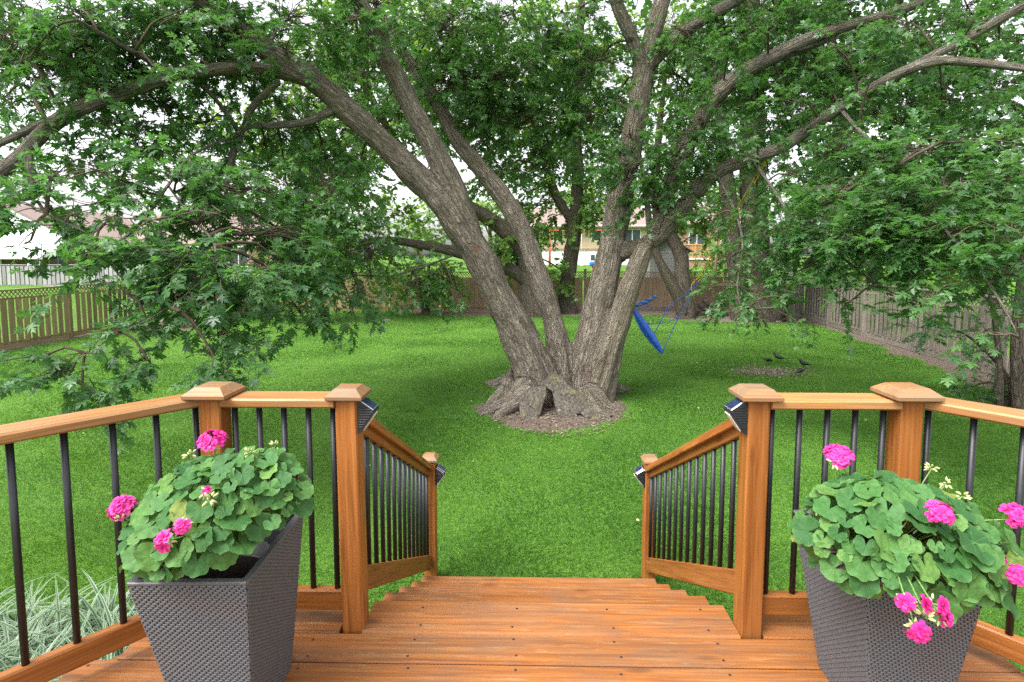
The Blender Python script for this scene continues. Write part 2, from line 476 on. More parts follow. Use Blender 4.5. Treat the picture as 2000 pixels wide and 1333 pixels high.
def lawn_mat():
    t = NT('lawn_grass')
    v = t.coord()
    n = t.noise(t.mapping(v, (1, 1, 1)), 26, 6, .72)
    n2 = t.noise(v, .7, 4, .6)
    f = t.math('ADD', t.math('MULTIPLY', n, .75), t.math('MULTIPLY', n2, .3))
    g = t.ramp(f, [(.32, (.030, .082, .010)), (.5, (.064, .150, .018)), (.68, (.12, .235, .032))])
    dn = t.noise(v, 48, 6, .75)
    dirt = t.ramp(dn, [(.3, (.070, .053, .041)), (.5, (.135, .104, .084)), (.64, (.19, .15, .124)), (.74, (.33, .27, .225))])
    da = t.attr('dirt')
    e = t.math('ADD', da, t.math('MULTIPLY', t.math('SUBTRACT', t.noise(v, 9, 5, .7), .5), .55))
    c = t.mix(t.ramp(e, [(.42, (0, 0, 0)), (.62, (1, 1, 1))]), g, dirt)
    return t.done(t.pbsdf(c, .85, .12, t.bump(t.math('ADD', n, dn), .7, .03)))
M_lawn = lawn_mat()

# ------------------------------------------------------------------ ground
def terrain(x, y):
    z = 1.62 * sstep(26.0, 35.0, y)
    z = np.maximum(z, 1.12 * sstep(14.6, 21.0, -x) * sstep(-2, 10, y))
    return z

def dirt_mask(x, y):
    x = np.asarray(x, float); y = np.asarray(y, float)
    q = np.stack([x, y, 0 * x], 1)
    n = fbm(q * 1.4, 3); n2 = fbm(q * .55 + 9, 2)
    d = np.hypot((x - .50) / 1.22, (y - 8.75) / 1.62)
    m = 1 - sstep(.66, 1.16, d + n * .22)
    d = np.hypot((x - 5.15) / .86, (y - 11.35) / .70)
    m = np.maximum(m, .74 * (1 - sstep(.15, 1.45, d + n * .35)))
    m = np.maximum(m, sstep(0, .7, y - (21.9 + .55 * n2 + .35 * n + 1.5 * sstep(-2.0, -5.5, x) + 2 * sstep(-4.5, -7, x)) ) * sstep(-9, -5, x))
    m = np.maximum(m, sstep(0, .6, y - (20.1 + .6 * n2)) * sstep(4.5, 7.0, x))
    fx = 10.97 - (20.7 - y) * .165
    m = np.maximum(m, .95 * sstep(.75, .15, (fx - x) + .35 * n) * sstep(6, 9, y))
    d = np.hypot((x + 3.75) / 1.3, (y - 22.8) / 1.1)
    m = np.maximum(m, .8 * (1 - sstep(.5, 1.1, d + n * .2)))
    m = np.maximum(m, sstep(.0, .5, y - (17.2 + .2 * n)) * sstep(.2, 0, x + 11.0 + .2 * n) * sstep(-14.2, -13.6, x))
    m = np.maximum(m, .8 * sstep(.5, .1, np.abs(x + 13.5)) * sstep(6, 9, y))
    m = np.maximum(m, .9 * (1 - sstep(.6, 1.1, np.hypot((x + 3.3) / 1.2, (y - 2.6) / 1.0) + n * .1)))
    out = (y > 25.2) | (x < -14.4) | (x > 11.8)
    return np.where(out, 0.0, m)

def make_lawn():
    xs = np.concatenate([[-500, -250, -120, -70, -45, -34, -27, -22, -19, -16.5], np.arange(-14.4, 12.0, .13), [14, 18, 25, 40, 70, 130, 260, 500]])
    ys = np.concatenate([[-60, -25, -10, -4], np.arange(-1.0, 25.4, .13), np.arange(26, 38, 1.0), [42, 50, 65, 90, 140, 250, 450, 800]])
    X, Y = np.meshgrid(xs, ys)
    x, y = X.ravel(), Y.ravel()
    z = terrain(x, y) + .012 * fbm(np.stack([x, y, 0 * x], 1) * .8, 2) * ((x > -14) & (x < 11.5) & (y < 25))
    m = dirt_mask(x, y)
    dd = np.hypot((x - .5) / 1.22, (y - 8.75) / 1.62)
    z += .05 * (1 - sstep(.2, 1.0, dd))
    nx = len(xs)
    i, j = np.meshgrid(np.arange(len(ys) - 1), np.arange(nx - 1), indexing='ij')
    a = (i * nx + j).ravel()
    me = mesh_np('lawn', np.stack([x, y, z], 1), np.stack([a, a + 1, a + 1 + nx, a + nx], 1), True, {'dirt': ('FLOAT', m)}, M_lawn)
    o = obj('lawn', me)
    tag(o, 'mown green back lawn sloping into neighbouring yards', 'lawn', kind='structure')
make_lawn()

def make_grass():
    P0, H, W, L = [], [], [], []
    spec = [(2.6, 5.0, 5200, .062, .006), (5.0, 8.0, 3100, .056, .008), (8.0, 12.0, 1600, .052, .011), (12.0, 17.0, 900, .05, .014), (17.0, 23.6, 420, .05, .021)]
    for y0, y1, dens, h, w in spec:
        xl, xr = -min(13.4, 1.02 * y1 + 1.2), min(10.6, 1.02 * y1 + 1.2)
        n = int(dens * (xr - xl) * (y1 - y0))
        x = rng.uniform(xl, xr, n); y = rng.uniform(y0, y1, n)
        keep = (np.abs(x) < 1.02 * y + 1.2) & ~((np.abs(x - .12) < .95) & (y < 3.75)) & (y > 2.45)
        keep &= rng.random(n) > dirt_mask(x, y) * 1.25
        keep &= rng.random(n) < .90 + .12 * vnoise(np.stack([x * 3, y * 3, 0 * x], 1))
        x, y = x[keep], y[keep]
        P0.append(np.stack([x, y, terrain(x, y) - .006], 1))
        H.append(h * rng.uniform(.55, 1.15, len(x))); W.append(np.full(len(x), w) * rng.uniform(.7, 1.2, len(x)))
    P0 = np.concatenate(P0); H = np.concatenate(H); W = np.concatenate(W); n = len(P0)
    lean = fbm(P0 * np.array([.9, .9, 0]) + 3, 2) * 2.5
    a = rng.uniform(0, 2 * math.pi, n)
    # mowing stripes: blades of alternate passes lie in opposite directions
    u = P0[:, 0] * .52 + P0[:, 1] * .85
    stripe = np.sign(np.sin(u * 2 * math.pi / 1.15 + .35 * vnoise(P0 * .6)))
    d = np.stack([np.cos(a) * .8 + .55 * stripe * .85 + .3 * np.cos(lean), np.sin(a) * .8 - .55 * stripe * .52 + .3 * np.sin(lean), np.full(n, 1.15)], 1)
    d = nrm(d)
    s = nrm(np.cross(d, np.stack([np.cos(a * 3), np.sin(a * 3), .2 * np.ones(n)], 1)))
    V = np.empty((n, 3, 3), np.float32)
    V[:, 0] = P0 - s * W[:, None] * .5
    V[:, 1] = P0 + s * W[:, None] * .5
    V[:, 2] = P0 + d * H[:, None]
    t = np.clip(.42 + .14 * rng.standard_normal(n) + .22 * fbm(P0 * .8, 3) + .07 * stripe, 0, 1)  # stripe term paints the light and dark look of mown passes into the tint
    tint = np.repeat(t[:, None], 3, 1)
    tint[:, :2] -= .12
    me = mesh_np('grass', V.reshape(-1, 3), np.arange(3 * n).reshape(-1, 3), False, {'tint': ('FLOAT', np.clip(tint, 0, 1))}, M_blade)
    tag(obj('grass', me), 'short mown green grass blades covering the back lawn', 'grass', kind='stuff')
make_grass()

# fallen leaves and seed litter on the lawn
def make_litter():
    b = Bag()
    n = 170
    x = rng.uniform(-8, 9, n); y = 4.5 + 17 * rng.random(n) ** .8
    for i in range(n):
        r = rng.uniform(.012, .028); a = rng.uniform(0, 6.28)
        c = np.array([x[i], y[i], float(terrain(np.array([x[i]]), np.array([y[i]]))[0]) + .052])
        ang = a + np.array([0, 1.3, 2.5, 3.6, 5.0]); rr = r * np.array([1.3, .6, 1, .6, 1.0])
        V = np.vstack([c, c + np.stack([np.cos(ang) * rr, np.sin(ang) * rr, rng.uniform(-.01, .012, 5)], 1)])
        b.add(V, [[0, k, k % 5 + 1] for k in range(1, 6)], rng.random())
    tag(b.build('fallen_leaves', M_fallen), 'pale fallen leaves and seeds scattered over the lawn', 'leaves', kind='stuff')
    b = Bag()
    n = 1500
    a = rng.uniform(0, 6.28, n); rr = np.sqrt(rng.random(n))
    C = np.concatenate([np.stack([.5 + 1.15 * rr * np.cos(a), 8.6 + 1.45 * rr * np.sin(a)], 1) + rng.standard_normal((n, 2)) * .04, np.stack([5.2 + .42 * rng.standard_normal(700), 11.35 + .30 * rng.standard_normal(700)], 1)])
    for c in C:
        L, w = rng.uniform(.008, .028), rng.uniform(.005, .010); q = rng.uniform(0, 3.14)
        dx = np.array([math.cos(q), math.sin(q), rng.uniform(-.2, .3)]) * L; dy = np.array([-math.sin(q), math.cos(q), 0]) * w
        z = .025 + .05 * max(0, 1 - math.hypot((c[0] - .5) / 1.22, (c[1] - 8.75) / 1.62)) + rng.uniform(0, .012)
        o = np.array([c[0], c[1], z])
        b.add([o - dx - dy, o + dx - dy, o + dx + dy, o - dx + dy, o + np.array([0, 0, w])], [[0, 1, 4], [1, 2, 4], [2, 3, 4], [3, 0, 4]], min(1, rng.random() + (.3 if c[0] > 3 else 0)))
    t = NT('mulch_chips')
    c = t.ramp(t.attr('tint'), [(0, (.055, .038, .028)), (.6, (.13, .098, .075)), (1, (.27, .21, .17))])
    m = t.done(t.pbsdf(c, .85, .15))
    tag(b.build('mulch_chips', m), 'brown wood chips on the bare soil round the maple', 'mulch', kind='stuff')
make_litter()

# ------------------------------------------------------------------ deck and stairs
DZ = .89
PL, PR, PY = -.7135, .945, 2.18             # centre lines of the stair posts
CLX, CRX = -1.265, 1.54                     # corner posts
SIDE = (math.sin(R(40)), -math.cos(R(40)))
deck = thing('deck', 'orange stained wooden deck of wide boards in the foreground', 'deck', (0.1, 1.0, 0))
deck['kind'] = 'structure'
y = 2.118
k = 0
while y > -1.4:
    ym = y - .079
    xl = CLX - .07 - (PY + .02 - ym) * .839 - .10
    xr = CRX + .10 + (PY + .02 - ym) * .839 + .10
    board('deck_board', (xl, ym, DZ - .019), (xr, ym, DZ - .019), .156, .038, M_deck, deck, c=.005)
    y -= .163; k += 1
board('deck_board', (PL + .048, 2.229, DZ - .0185), (PR - .048, 2.229, DZ - .0185), .212, .037, M_deck, deck, c=.008)   # nosing between the posts
board('deck_board', (CLX - .10, 2.20, DZ - .021), (PL - .048, 2.20, DZ - .021), .15, .036, M_deck, deck)
board('deck_board', (PR + .048, 2.20, DZ - .021), (CRX + .14, 2.20, DZ - .021), .15, .036, M_deck, deck)
for a, b in (((CLX - .1, 2.285, .74), (PL - .05, 2.285, .74)), ((PR + .05, 2.285, .74), (CRX + .12, 2.285, .74)), ((PL + .05, 2.318, .74), (PR - .05, 2.318, .74))):
    board('fascia_board', a, b, .03, .24, M_post, deck)
for s, cx in ((-1, CLX - .08), (1, CRX + .1)):
    a = Vector((cx + s * .06, PY + .05, .74)); b = a + Vector((s * SIDE[0], SIDE[1], 0)) * 3.4
    board('fascia_board', a, b, .03, .24, M_post, deck)
for x in (-3.2, -1.2, .1, 1.5, 3.4):
    for yy in (-1.0, 1.9):
        box('support_post', x - .07, x + .07, yy - .07, yy + .07, 0, DZ - .04, M_post, deck)
b = Bag()                                   # countersunk screws along the joists
for yb in (2.118, 1.955, 1.792, 1.629, 2.335):
    for xj in np.arange(-1.65, 2.1, .405):
        if yb > 2.2 and not (PL + .1 < xj < PR - .1): continue
        for dy in (-.035, -.125) if yb < 2.2 else (-.05, -.17):
            c = np.array([xj + rng.uniform(-.012, .012), yb + dy + rng.uniform(-.01, .01), DZ + .0012])
            an = np.linspace(0, 6.283, 7)[:-1]
            V = np.vstack([c, c + np.stack([.0055 * np.cos(an), .0055 * np.sin(an), 0 * an], 1)])
            b.add(V, [[0, q + 1, (q + 1) % 6 + 1] for q in range(6)])
o = b.build('screw_heads', M_dark, deck); o['kind'] = 'stuff'

stairs = thing('stairs', 'orange stained wooden stairs going down to the lawn', 'stairs', (.115, 2.4, 0))
EDGE = [2.335, 2.673, 3.0, 3.335, 3.683]
for i in range(1, 5):
    z = DZ - .178 * i
    y0, y1 = EDGE[i - 1] - .005, EDGE[i]
    ym = (y0 + y1) / 2
    for ya, yb in ((y0, ym - .003), (ym + .003, y1)):
        board('tread', (PL + .01, (ya + yb) / 2, z - .019), (PR - .01, (ya + yb) / 2, z - .019), yb - ya, .038, M_deck, stairs, c=.008)
for x in (PL + .10, .115, PR - .10):
    V, n = [], 0
    prof = [(2.30, .60)] + [q for i in range(1, 5) for q in ((EDGE[i - 1] - .0, DZ - .178 * i - .04), (EDGE[i] - .03, DZ - .178 * i - .04))] + [(3.65, 0.0), (3.35, 0.0), (2.30, .45)]
    m = len(prof)
    V = [(x - .019, a, c) for a, c in prof] + [(x + .019, a, c) for a, c in prof]
    Fc = [tuple(range(m)), tuple(range(2 * m - 1, m - 1, -1))] + [(i, m + i, m + (i + 1) % m, (i + 1) % m) for i in range(m)]
    obj('stringer', mesh_py('stringer', V, Fc, M_post), stairs)

# ------------------------------------------------------------------ railing posts, panels, lamps
def cap_mesh(hw, z0, rim, top, th):
    key = ('cap', hw, rim, top, th)
    if key in _cache: return _cache[key]
    r = [(hw - .006, 0), (hw, .005), (hw, rim), (hw * top, th)]
    V = [(sx * a, sy * a, z) for a, z in r for sx, sy in ((-1, -1), (1, -1), (1, 1), (-1, 1))]
    Fc = [(3, 2, 1, 0)] + [(4 * l + i, 4 * l + (i + 1) % 4, 4 * l + 4 + (i + 1) % 4, 4 * l + 4 + i) for l in range(3) for i in range(4)] + [(12, 13, 14, 15)]
    me = mesh_py('cap', V, Fc, M_cap)
    _cache[key] = me
    return me

def post(label, x, y, z0, z1, lean=(0, 0), cap=.082, name='railing_post'):
    t = thing(name, label, 'post', (x, y, z0), 'railing posts')
    a = Vector((x + lean[0], y + lean[1], z0)); b = Vector((x, y, z1))
    o = obj('shaft', prism_mesh((b - a).length, .089, .089, M_post, .006), t, frame((a + b) / 2, b - a, (0, 1, 0)))
    obj('cap', cap_mesh(cap, 0, .018, .60, .046), t, Matrix.Translation((x, y, z1 + .0005)))
    return t

post('tall square post at top of stairs beside the left-hand planter', PL, PY, DZ - .45, 1.866, (.012, 0), .073)
post('tall square post at top of stairs beside the right-hand planter', PR, PY, DZ - .45, 1.873, (0, 0), .079)
post('corner railing post behind the left-hand geranium', CLX, PY - .01, DZ - .45, 1.873, (0, 0), .086)
post('corner railing post behind the right-hand geranium', CRX, PY - .01, DZ - .45, 1.882, (0, 0), .088)
post('short post at the foot of the stairs below the leaning maple stem', PL + .025, 3.93, 0, .925, (0, 0), .062)
post('short post at the foot of the stairs on the hammock side', PR + .005, 3.93, 0, .925, (0, 0), .062)

def baluster(parent, x, y, z0, z1, r=.0118):
    obj('baluster', cyl_mesh(r, r, z1 - z0, M_black, 12, 'baluster'), parent, Matrix.Translation((x, y, z0)))

def level_panel(label, a, b, rail_up, n, inset=.045, ext=(0, 0), rail_w=.135):
    a, b = Vector(a), Vector(b)
    d = (b - a).normalized()
    t = thing('deck_railing', label, 'railing', (a + b) / 2 + Vector((0, 0, DZ)), 'railing panels round the deck')
    board('top_rail', a + d * (inset - ext[0]) + Vector((0, 0, 1.853 + rail_up)), b - d * (inset - ext[1]) + Vector((0, 0, 1.853 + rail_up)), rail_w, .038, M_rail, t, c=.007)
    board('bottom_rail', a + d * inset + Vector((0, 0, .995)), b - d * inset + Vector((0, 0, .995)), .044, .088, M_post, t, c=.006)
    L = (b - a).length - 2 * inset
    for i in range(n):
        q = a + d * (inset + L * (i + .25) / (n - .5))
        baluster(t, q.x, q.y, 1.038, 1.836 + rail_up)
    return t

level_panel('short level railing panel between the two left-hand posts', (CLX, PY + .01, 0), (PL, PY + .01, 0), 0, 5)
level_panel('short level railing panel between the two right-hand posts', (PR, PY + .01, 0), (CRX, PY + .01, 0), .004, 5)
sl = Vector((-SIDE[0], SIDE[1], 0)); sr = Vector((SIDE[0], SIDE[1], 0))
level_panel('angled railing panel running off beside the ribbon grass', Vector((CLX - .062, PY + .02, 0)), Vector((CLX - .062, PY + .02, 0)) + sl * 2.2, .002, 16, .0, (.03, 0))
level_panel('angled railing panel running off towards the grey fence', Vector((CRX + .072, PY + .02, 0)), Vector((CRX + .072, PY + .02, 0)) + sr * 2.2, .006, 16, .0, (.03, 0))

def stair_panel(label, x, n=14):
    y0, y1 = PY + .045, 3.93 - .045
    t = thing('stair_railing', label, 'railing', (x, (y0 + y1) / 2, DZ * .6), 'sloping stair railings')
    za, zb = 1.775, .885
    up = Vector((0, -(zb - za), y1 - y0)).normalized()
    board('top_rail', (x, y0 - .0, za), (x, y1 + .09, zb - .05), .09, .038, M_post, t, up)
    board('sub_rail', (x, y0, za - .042), (x, y1, zb - .042), .038, .045, M_post, t, up)
    zc, zd = 1.058, .157
    board('bottom_rail', (x, y0, zc), (x, y1, zd), .042, .10, M_post, t, up)
    for i in range(n):
        f = (i + .2) / (n - .6)
        yy = y0 + (y1 - y0) * f
        baluster(t, x, yy, zc + (zd - zc) * f + .035, za + (zb - za) * f - .05)
    return t
stair_panel('sloping stair railing below the leaning maple stem', PL + .012)
stair_panel('sloping stair railing on the hammock side of the stairs', PR - .002)

def lamp(label, x, y, z, s, trim=False, sc=.93):
    t = thing('solar_lamp', label, 'lamp', (x, y, z), 'solar lamps on the posts')
    prof = [(0, .058), (.012, .062), (.074, .018), (.076, .004), (.012, -.088), (0, -.092)]
    w = .044
    m = len(prof)
    V = [(s * a * sc, q * sc, c * sc) for q in (-w, w) for a, c in prof]
    Fc = [tuple(range(m)), tuple(range(2 * m - 1, m - 1, -1))] + [(i, m + i, m + (i + 1) % m, (i + 1) % m) for i in range(m)]
    M = Matrix.Translation((x, y, z))
    obj('housing', mesh_py('housing', V, Fc, M_dark), t, M)
    up = Vector((s * .044, 0, .062)).normalized()
    c0 = Vector((x + s * .043 * sc, y, z + .040 * sc)) + up * .002
    obj('solar_panel', prism_mesh(.064 * sc, .074 * sc, .004, M_panel, .001), t, frame(c0, (s * .062, 0, -.044), up))
    obj('panel_frame', prism_mesh(.070 * sc, .082 * sc, .003, M_chrome, .001), t, frame(c0 - up * .0012, (s * .062, 0, -.044), up))
    un = Vector((s * .092, 0, -.064)).normalized()
    c1 = Vector((x + s * .046 * sc, y, z - .040 * sc)) + un * .002
    obj('lens', prism_mesh(.090 * sc, .060 * sc, .005, M_lens, .001), t, frame(c1, (s * .064, 0, .092), un))
    for q in (-1, 1):
        for i in range(9):
            zz = .034 - i * .0115
            umax = (.012 + (.062 - zz) / .044 * .062 if zz > .018 else .012 + (zz + .088) / .092 * .064) - .010
            if umax < .012: continue
            obj('fin', prism_mesh(max(umax - .008, .006) * sc, .003, .004, M_dark, .0008), t, frame((x + s * (.006 + umax) / 2 * sc, y + q * (w + .0008) * sc, z + zz * sc), (1, 0, 0)))
        if trim:
            for a, c in (((.006, .055), (.064, .016)), ((.064, .016), (.066, -.010)), ((.066, -.010), (.012, -.082))):
                p0 = Vector((x + s * a[0] * sc, y + q * (w + .003) * sc, z + a[1] * sc)); p1 = Vector((x + s * c[0] * sc, y + q * (w + .003) * sc, z + c[1] * sc))
                board('trim', p0, p1, .004, .005, M_chrome, t, (0, 1, 0), .001)
    return t
lamp('dark wedge solar lamp on the tall post beside the left-hand planter', PL + .0475, PY - .004, 1.806, 1, False, .88)
lamp('dark wedge solar lamp on the tall post beside the right-hand planter', PR - .0475, PY - .004, 1.812, -1, False, .88)
lamp('silver edged solar lamp on the short stair post below the leaning stem', PL + .025 + .0475, 3.93, .83, 1, True, .92)
lamp('silver edged solar lamp on the short stair post on the hammock side', PR + .005 - .0475, 3.93, .83, -1, True, .92)

# ------------------------------------------------------------------ foliage tools
def outline(right):
    r = np.array(right, float)
    l = r[:-1][::-1] * [-1, 1]
    return np.vstack([r, l])
LEAF_NEAR = outline([(.03, .0), (.22, -.05), (.47, .05), (.33, .13), (.17, .2), (.37, .32), (.40, .46), (.58, .67), (.35, .58), (.12, .44), (.14, .58), (.27, .73), (.13, .81), (0, 1.05)])
LEAF_MID = outline([(.05, .0), (.46, .05), (.16, .2), (.57, .66), (.12, .46), (.19, .74), (0, 1.04)])
LEAF_FAR = outline([(.40, .05), (.22, .3), (.50, .62), (.0, 1.0)])
LEAF_OVAL = outline([(.02, 0), (.30, .3), (.27, .62), (0, 1.0)])

def template(o, droop=.30):
    c = np.array([[0, .3]])
    V2 = np.vstack([c, o])
    r2 = ((V2 - [0, .3]) ** 2).sum(1)
    z = -droop * r2 + .10 * np.abs(V2[:, 0])
    V = np.stack([V2[:, 0], V2[:, 1], z], 1)
    n = len(o)
    return V, np.array([[0, k + 1, (k + 1) % n + 1] for k in range(n)])
T_NEAR, T_MID, T_FAR, T_OVAL = template(LEAF_NEAR), template(LEAF_MID), template(LEAF_FAR), template(LEAF_OVAL)

def add_leaves(bag, tm, pos, d, up, size, tint):
    d = nrm(d)
    up = nrm(up - d * (up * d).sum(1, keepdims=True))
    x = np.cross(d, up)
    Rm = np.stack([x, d, up], 2)                       # columns
    V = np.einsum('nij,kj->nki', Rm, tm[0]) * size[:, None, None] + pos[:, None]
    n, k = len(pos), len(tm[0])
    T = tm[1][None] + (np.arange(n) * k)[:, None, None]
    bag.add(V.reshape(-1, 3), T.reshape(-1, 3), np.repeat(tint, k))

def add_twigs(bag, A, B, r, sag=.12):
    """thin three-sided curved twigs from A to B"""
    n = len(A)
    t = np.linspace(0, 1, 4)
    L = np.linalg.norm(B - A, axis=1)
    off = rng.standard_normal((n, 3)) * .10 * L[:, None]
    c = A[:, None] * (1 - t)[None, :, None] + B[:, None] * t[None, :, None] + (off[:, None] - np.array([0, 0, sag])[None, None] * L[:, None, None] * -1) * (4 * t * (1 - t))[None, :, None]
    d = nrm(B - A)
    s = nrm(np.cross(d, np.array([.3, .5, .8]))); u = np.cross(d, s)
    rad = np.asarray(r)[:, None] * (1 - .55 * t)[None]
    V = []
    for k in range(3):
        a = 2 * math.pi * k / 3
        V.append(c + rad[..., None] * (math.cos(a) * s + math.sin(a) * u)[:, None])
    V = np.stack(V, 2)                                  # n,5,3,3
    T = []
    for i in range(3):
        for k in range(3):
            a, b = i * 3 + k, i * 3 + (k + 1) % 3
            T += [[a, b, b + 3], [a, b + 3, a + 3]]
    T = np.array(T)[None] + (np.arange(n) * 12)[:, None, None]
    bag.add(V.reshape(-1, 3), T.reshape(-1, 3))
    return c

def foliage_blob(leaves, twigs, ctr, rad, cover, size, tm, limbs, tint0=.4, spread=.22, nleaf=16, gap=.0, droop=.35, twig=.45, spine=True, flat=.42):
    """sprays of leaves filling an ellipsoid, each spray on a twig that comes from a spine rooted on the nearest limb"""
    ctr, rad = np.array(ctr, float), np.array(rad, float)
    area = math.pi * max(rad[0] * rad[2], .02)
    ns = max(2, int(cover * area / (.40 * size * size) / nleaf))
    u = rng.standard_normal((ns, 3)); u = nrm(u) * (rng.random((ns, 1)) ** (1 / 2.4))
    S = ctr + u * rad
    if gap > 0:
        S = S[vnoise(S * (1.1 / max(.45, size * 5))) > gap - .55]
    ns = len(S)
    if ns == 0: return
    if limbs is not None and len(limbs):
        q = limbs[np.argmin(((limbs - ctr) ** 2).sum(1))]
    else:
        q = ctr - [0, 0, rad[2]]
    axis = nrm((ctr - q)[None] + 1e-4)[0]
    tip = ctr + axis * rad * .7
    if spine:
        mid = (q + ctr) / 2 + np.array([0, 0, .18 * np.linalg.norm(ctr - q)])
        dl = np.linalg.norm(tip - q)
        V, T, *_ = tube(np.array([[*q, .010 + .008 * dl], [*mid, .009 + .006 * dl], [*ctr, .009], [*tip, .004]]), 5, .25)
        twigs.add(V, T)
    f = rng.random((ns, 1)) * .9
    root = np.where(f < .5, (q * .4 + ctr * .6) * (1 - f * 2) + ctr * (f * 2), ctr * (2 - 2 * f) + tip * (2 * f - 1))
    add_twigs(twigs, root, S, np.full(ns, .0045 + .004 * min(1, size / .12)), .10)
    d = nrm(nrm(S - root) + rng.standard_normal((ns, 3)) * .45 + np.array([0, 0, -.25]))
    L = twig * rng.uniform(.6, 1.25, ns) * (size / .12)
    E_ = S + d * L[:, None] + np.array([0, 0, -.28]) * L[:, None]
    add_twigs(twigs, S, E_, np.full(ns, .0032 + .0015 * (size / .12)), .06)
    t = (np.arange(nleaf) + .6) / nleaf
    pos = S[:, None] + (E_ - S)[:, None] * t[None, :, None] + (L[:, None] * .24 * t[None] * (1 - t[None]))[..., None] * np.array([0, 0, 1])
    side = np.cross(d, np.array([0, 0, 1.0])); side = nrm(side)
    sg = np.where(np.arange(nleaf) % 2, 1.0, -1.0)
    ld = d[:, None] * .55 + side[:, None] * sg[None, :, None] * .8 + rng.standard_normal((ns, nleaf, 3)) * .38 + np.array([0, 0, -droop])
    up = np.array([0, 0, 1.0]) + rng.standard_normal((ns, nleaf, 3)) * flat
    sz = size * rng.uniform(.6, 1.2, (ns, nleaf))
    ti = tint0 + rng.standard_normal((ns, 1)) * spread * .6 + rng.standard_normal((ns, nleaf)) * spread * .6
    pos = pos + nrm(ld) * size * .35
    add_leaves(leaves, tm, pos.reshape(-1, 3), ld.reshape(-1, 3), up.reshape(-1, 3), sz.ravel(), np.clip(ti, 0, 1).ravel())

def limb_pts(data, k=.80):                                     # (px,py,Y,width_px) -> x,y,z,r
    out = []
    for px, py, Y, w in data:
        p = P(px, py, Y)
        out.append((p.x, p.y, p.z, .5 * k * w * (p - Vector((0, 0, CAM_H))).length / F_PX))
    return np.array(out)

def bark_tubes(parts, name, mat, parent, seg=14, step=.10, amp=.05):
    Vs, Ts, Bk, n = [], [], [], 0
    for k, p in enumerate(parts):
        V, T, a, s, r = tube(p, seg, step)
        bk = np.stack([np.cos(a) * r + k * 3.1, np.sin(a) * r, s], 1)
        q = bk * np.array([9, 9, 1.8])
        c = catmull(p, step)[:, :3]
        cc = np.vstack([np.repeat(c, seg, 0), c[-1:], c[:1]])
        V = V + nrm(V - cc) * (fbm(q, 2) * amp * r)[:, None]
        Vs.append(V); Ts.append(T + n); Bk.append(bk); n += len(V)
    me = mesh_np(name, np.vstack(Vs), np.vstack(Ts), True, {'bark': ('FLOAT_VECTOR', np.vstack(Bk))}, mat)
    return obj(name, me, parent)

# ------------------------------------------------------------------ the big maple
S1 = limb_pts([(1056, 790, 9.1, 136), (1046, 730, 9.1, 104), (1006, 640, 9.1, 87), (966, 560, 9.05, 78), (930, 490, 9.0, 74), (898, 430, 8.95, 76), (880, 395, 8.95, 64)])
S1a = limb_pts([(905, 450, 8.95, 80), (862, 395, 8.9, 82), (800, 332, 8.8, 78), (740, 272, 8.65, 74), (680, 215, 8.5, 70), (620, 162, 8.3, 64), (560, 122, 8.1, 58), (490, 78, 7.9, 52), (430, 40, 7.7, 46), (370, -20, 7.4, 40), (300, -110, 7.0, 30), (200, -200, 6.4, 18)], .62)
S1b = limb_pts([(945, 530, 9.0, 60), (918, 450, 8.97, 70), (884, 370, 8.95, 70), (852, 300, 8.9, 64), (815, 230, 8.85, 60), (775, 155, 8.8, 55), (735, 75, 8.7, 50), (700, 0, 8.6, 42), (670, -90, 8.5, 34), (640, -220, 8.4, 20)], .67)
S2 = limb_pts([(1100, 790, 9.35, 88), (1094, 690, 9.4, 64), (1081, 630, 9.45, 53), (1060, 560, 9.5, 47), (1037, 490, 9.6, 45), (1011, 430, 9.7, 47), (975, 375, 9.8, 46), (930, 320, 9.9, 42), (890, 270, 10, 36), (860, 215, 10.1, 32), (820, 150, 10.2, 28), (780, 90, 10.3, 22), (730, 0, 10.4, 14)])
S3 = limb_pts([(1148, 790, 9.3, 112), (1151, 700, 9.35, 87), (1163, 630, 9.4, 77), (1179, 550, 9.45, 70), (1195, 470, 9.5, 64), (1212, 390, 9.6, 55), (1228, 310, 9.7, 48), (1245, 220, 9.8, 48), (1255, 150, 9.85, 46), (1262, 110, 9.9, 42), (1285, 30, 10, 36), (1310, -50, 10.1, 30), (1330, -160, 10.2, 16)])
S3b = limb_pts([(1258, 145, 9.85, 28), (1236, 80, 9.75, 30), (1210, 20, 9.65, 28), (1190, -40, 9.6, 24), (1160, -130, 9.5, 14)])
S3c = limb_pts([(1262, 140, 9.85, 26), (1310, 85, 9.6, 28), (1370, 40, 9.4, 25), (1440, 0, 9.2, 22), (1520, -50, 9, 18), (1640, -120, 8.6, 10)])
S4 = limb_pts([(1162, 790, 9.15, 72), (1187, 700, 9.08, 66), (1208, 630, 9.05, 58), (1230, 560, 9.0, 50), (1250, 508, 9.0, 46), (1262, 482, 9, 40)])
S5 = limb_pts([(1212, 492, 9.45, 48), (1255, 480, 9.2, 42), (1290, 457, 9.15, 44), (1325, 417, 9.1, 44), (1355, 378, 9.0, 38), (1400, 337, 8.8, 33), (1460, 312, 8.6, 29), (1530, 286, 8.4, 27), (1600, 237, 8.1, 25), (1680, 187, 7.8, 23), (1760, 142, 7.5, 21), (1830, 120, 7.2, 18), (1900, 122, 7, 15), (2010, 135, 6.6, 13), (2150, 150, 6.2, 9)], .77)
S5b = limb_pts([(1770, 138, 7.45, 18), (1830, 105, 7.4, 17), (1890, 75, 7.3, 16), (1950, 40, 7.2, 15), (2030, -5, 7, 13), (2150, -60, 6.7, 8)])
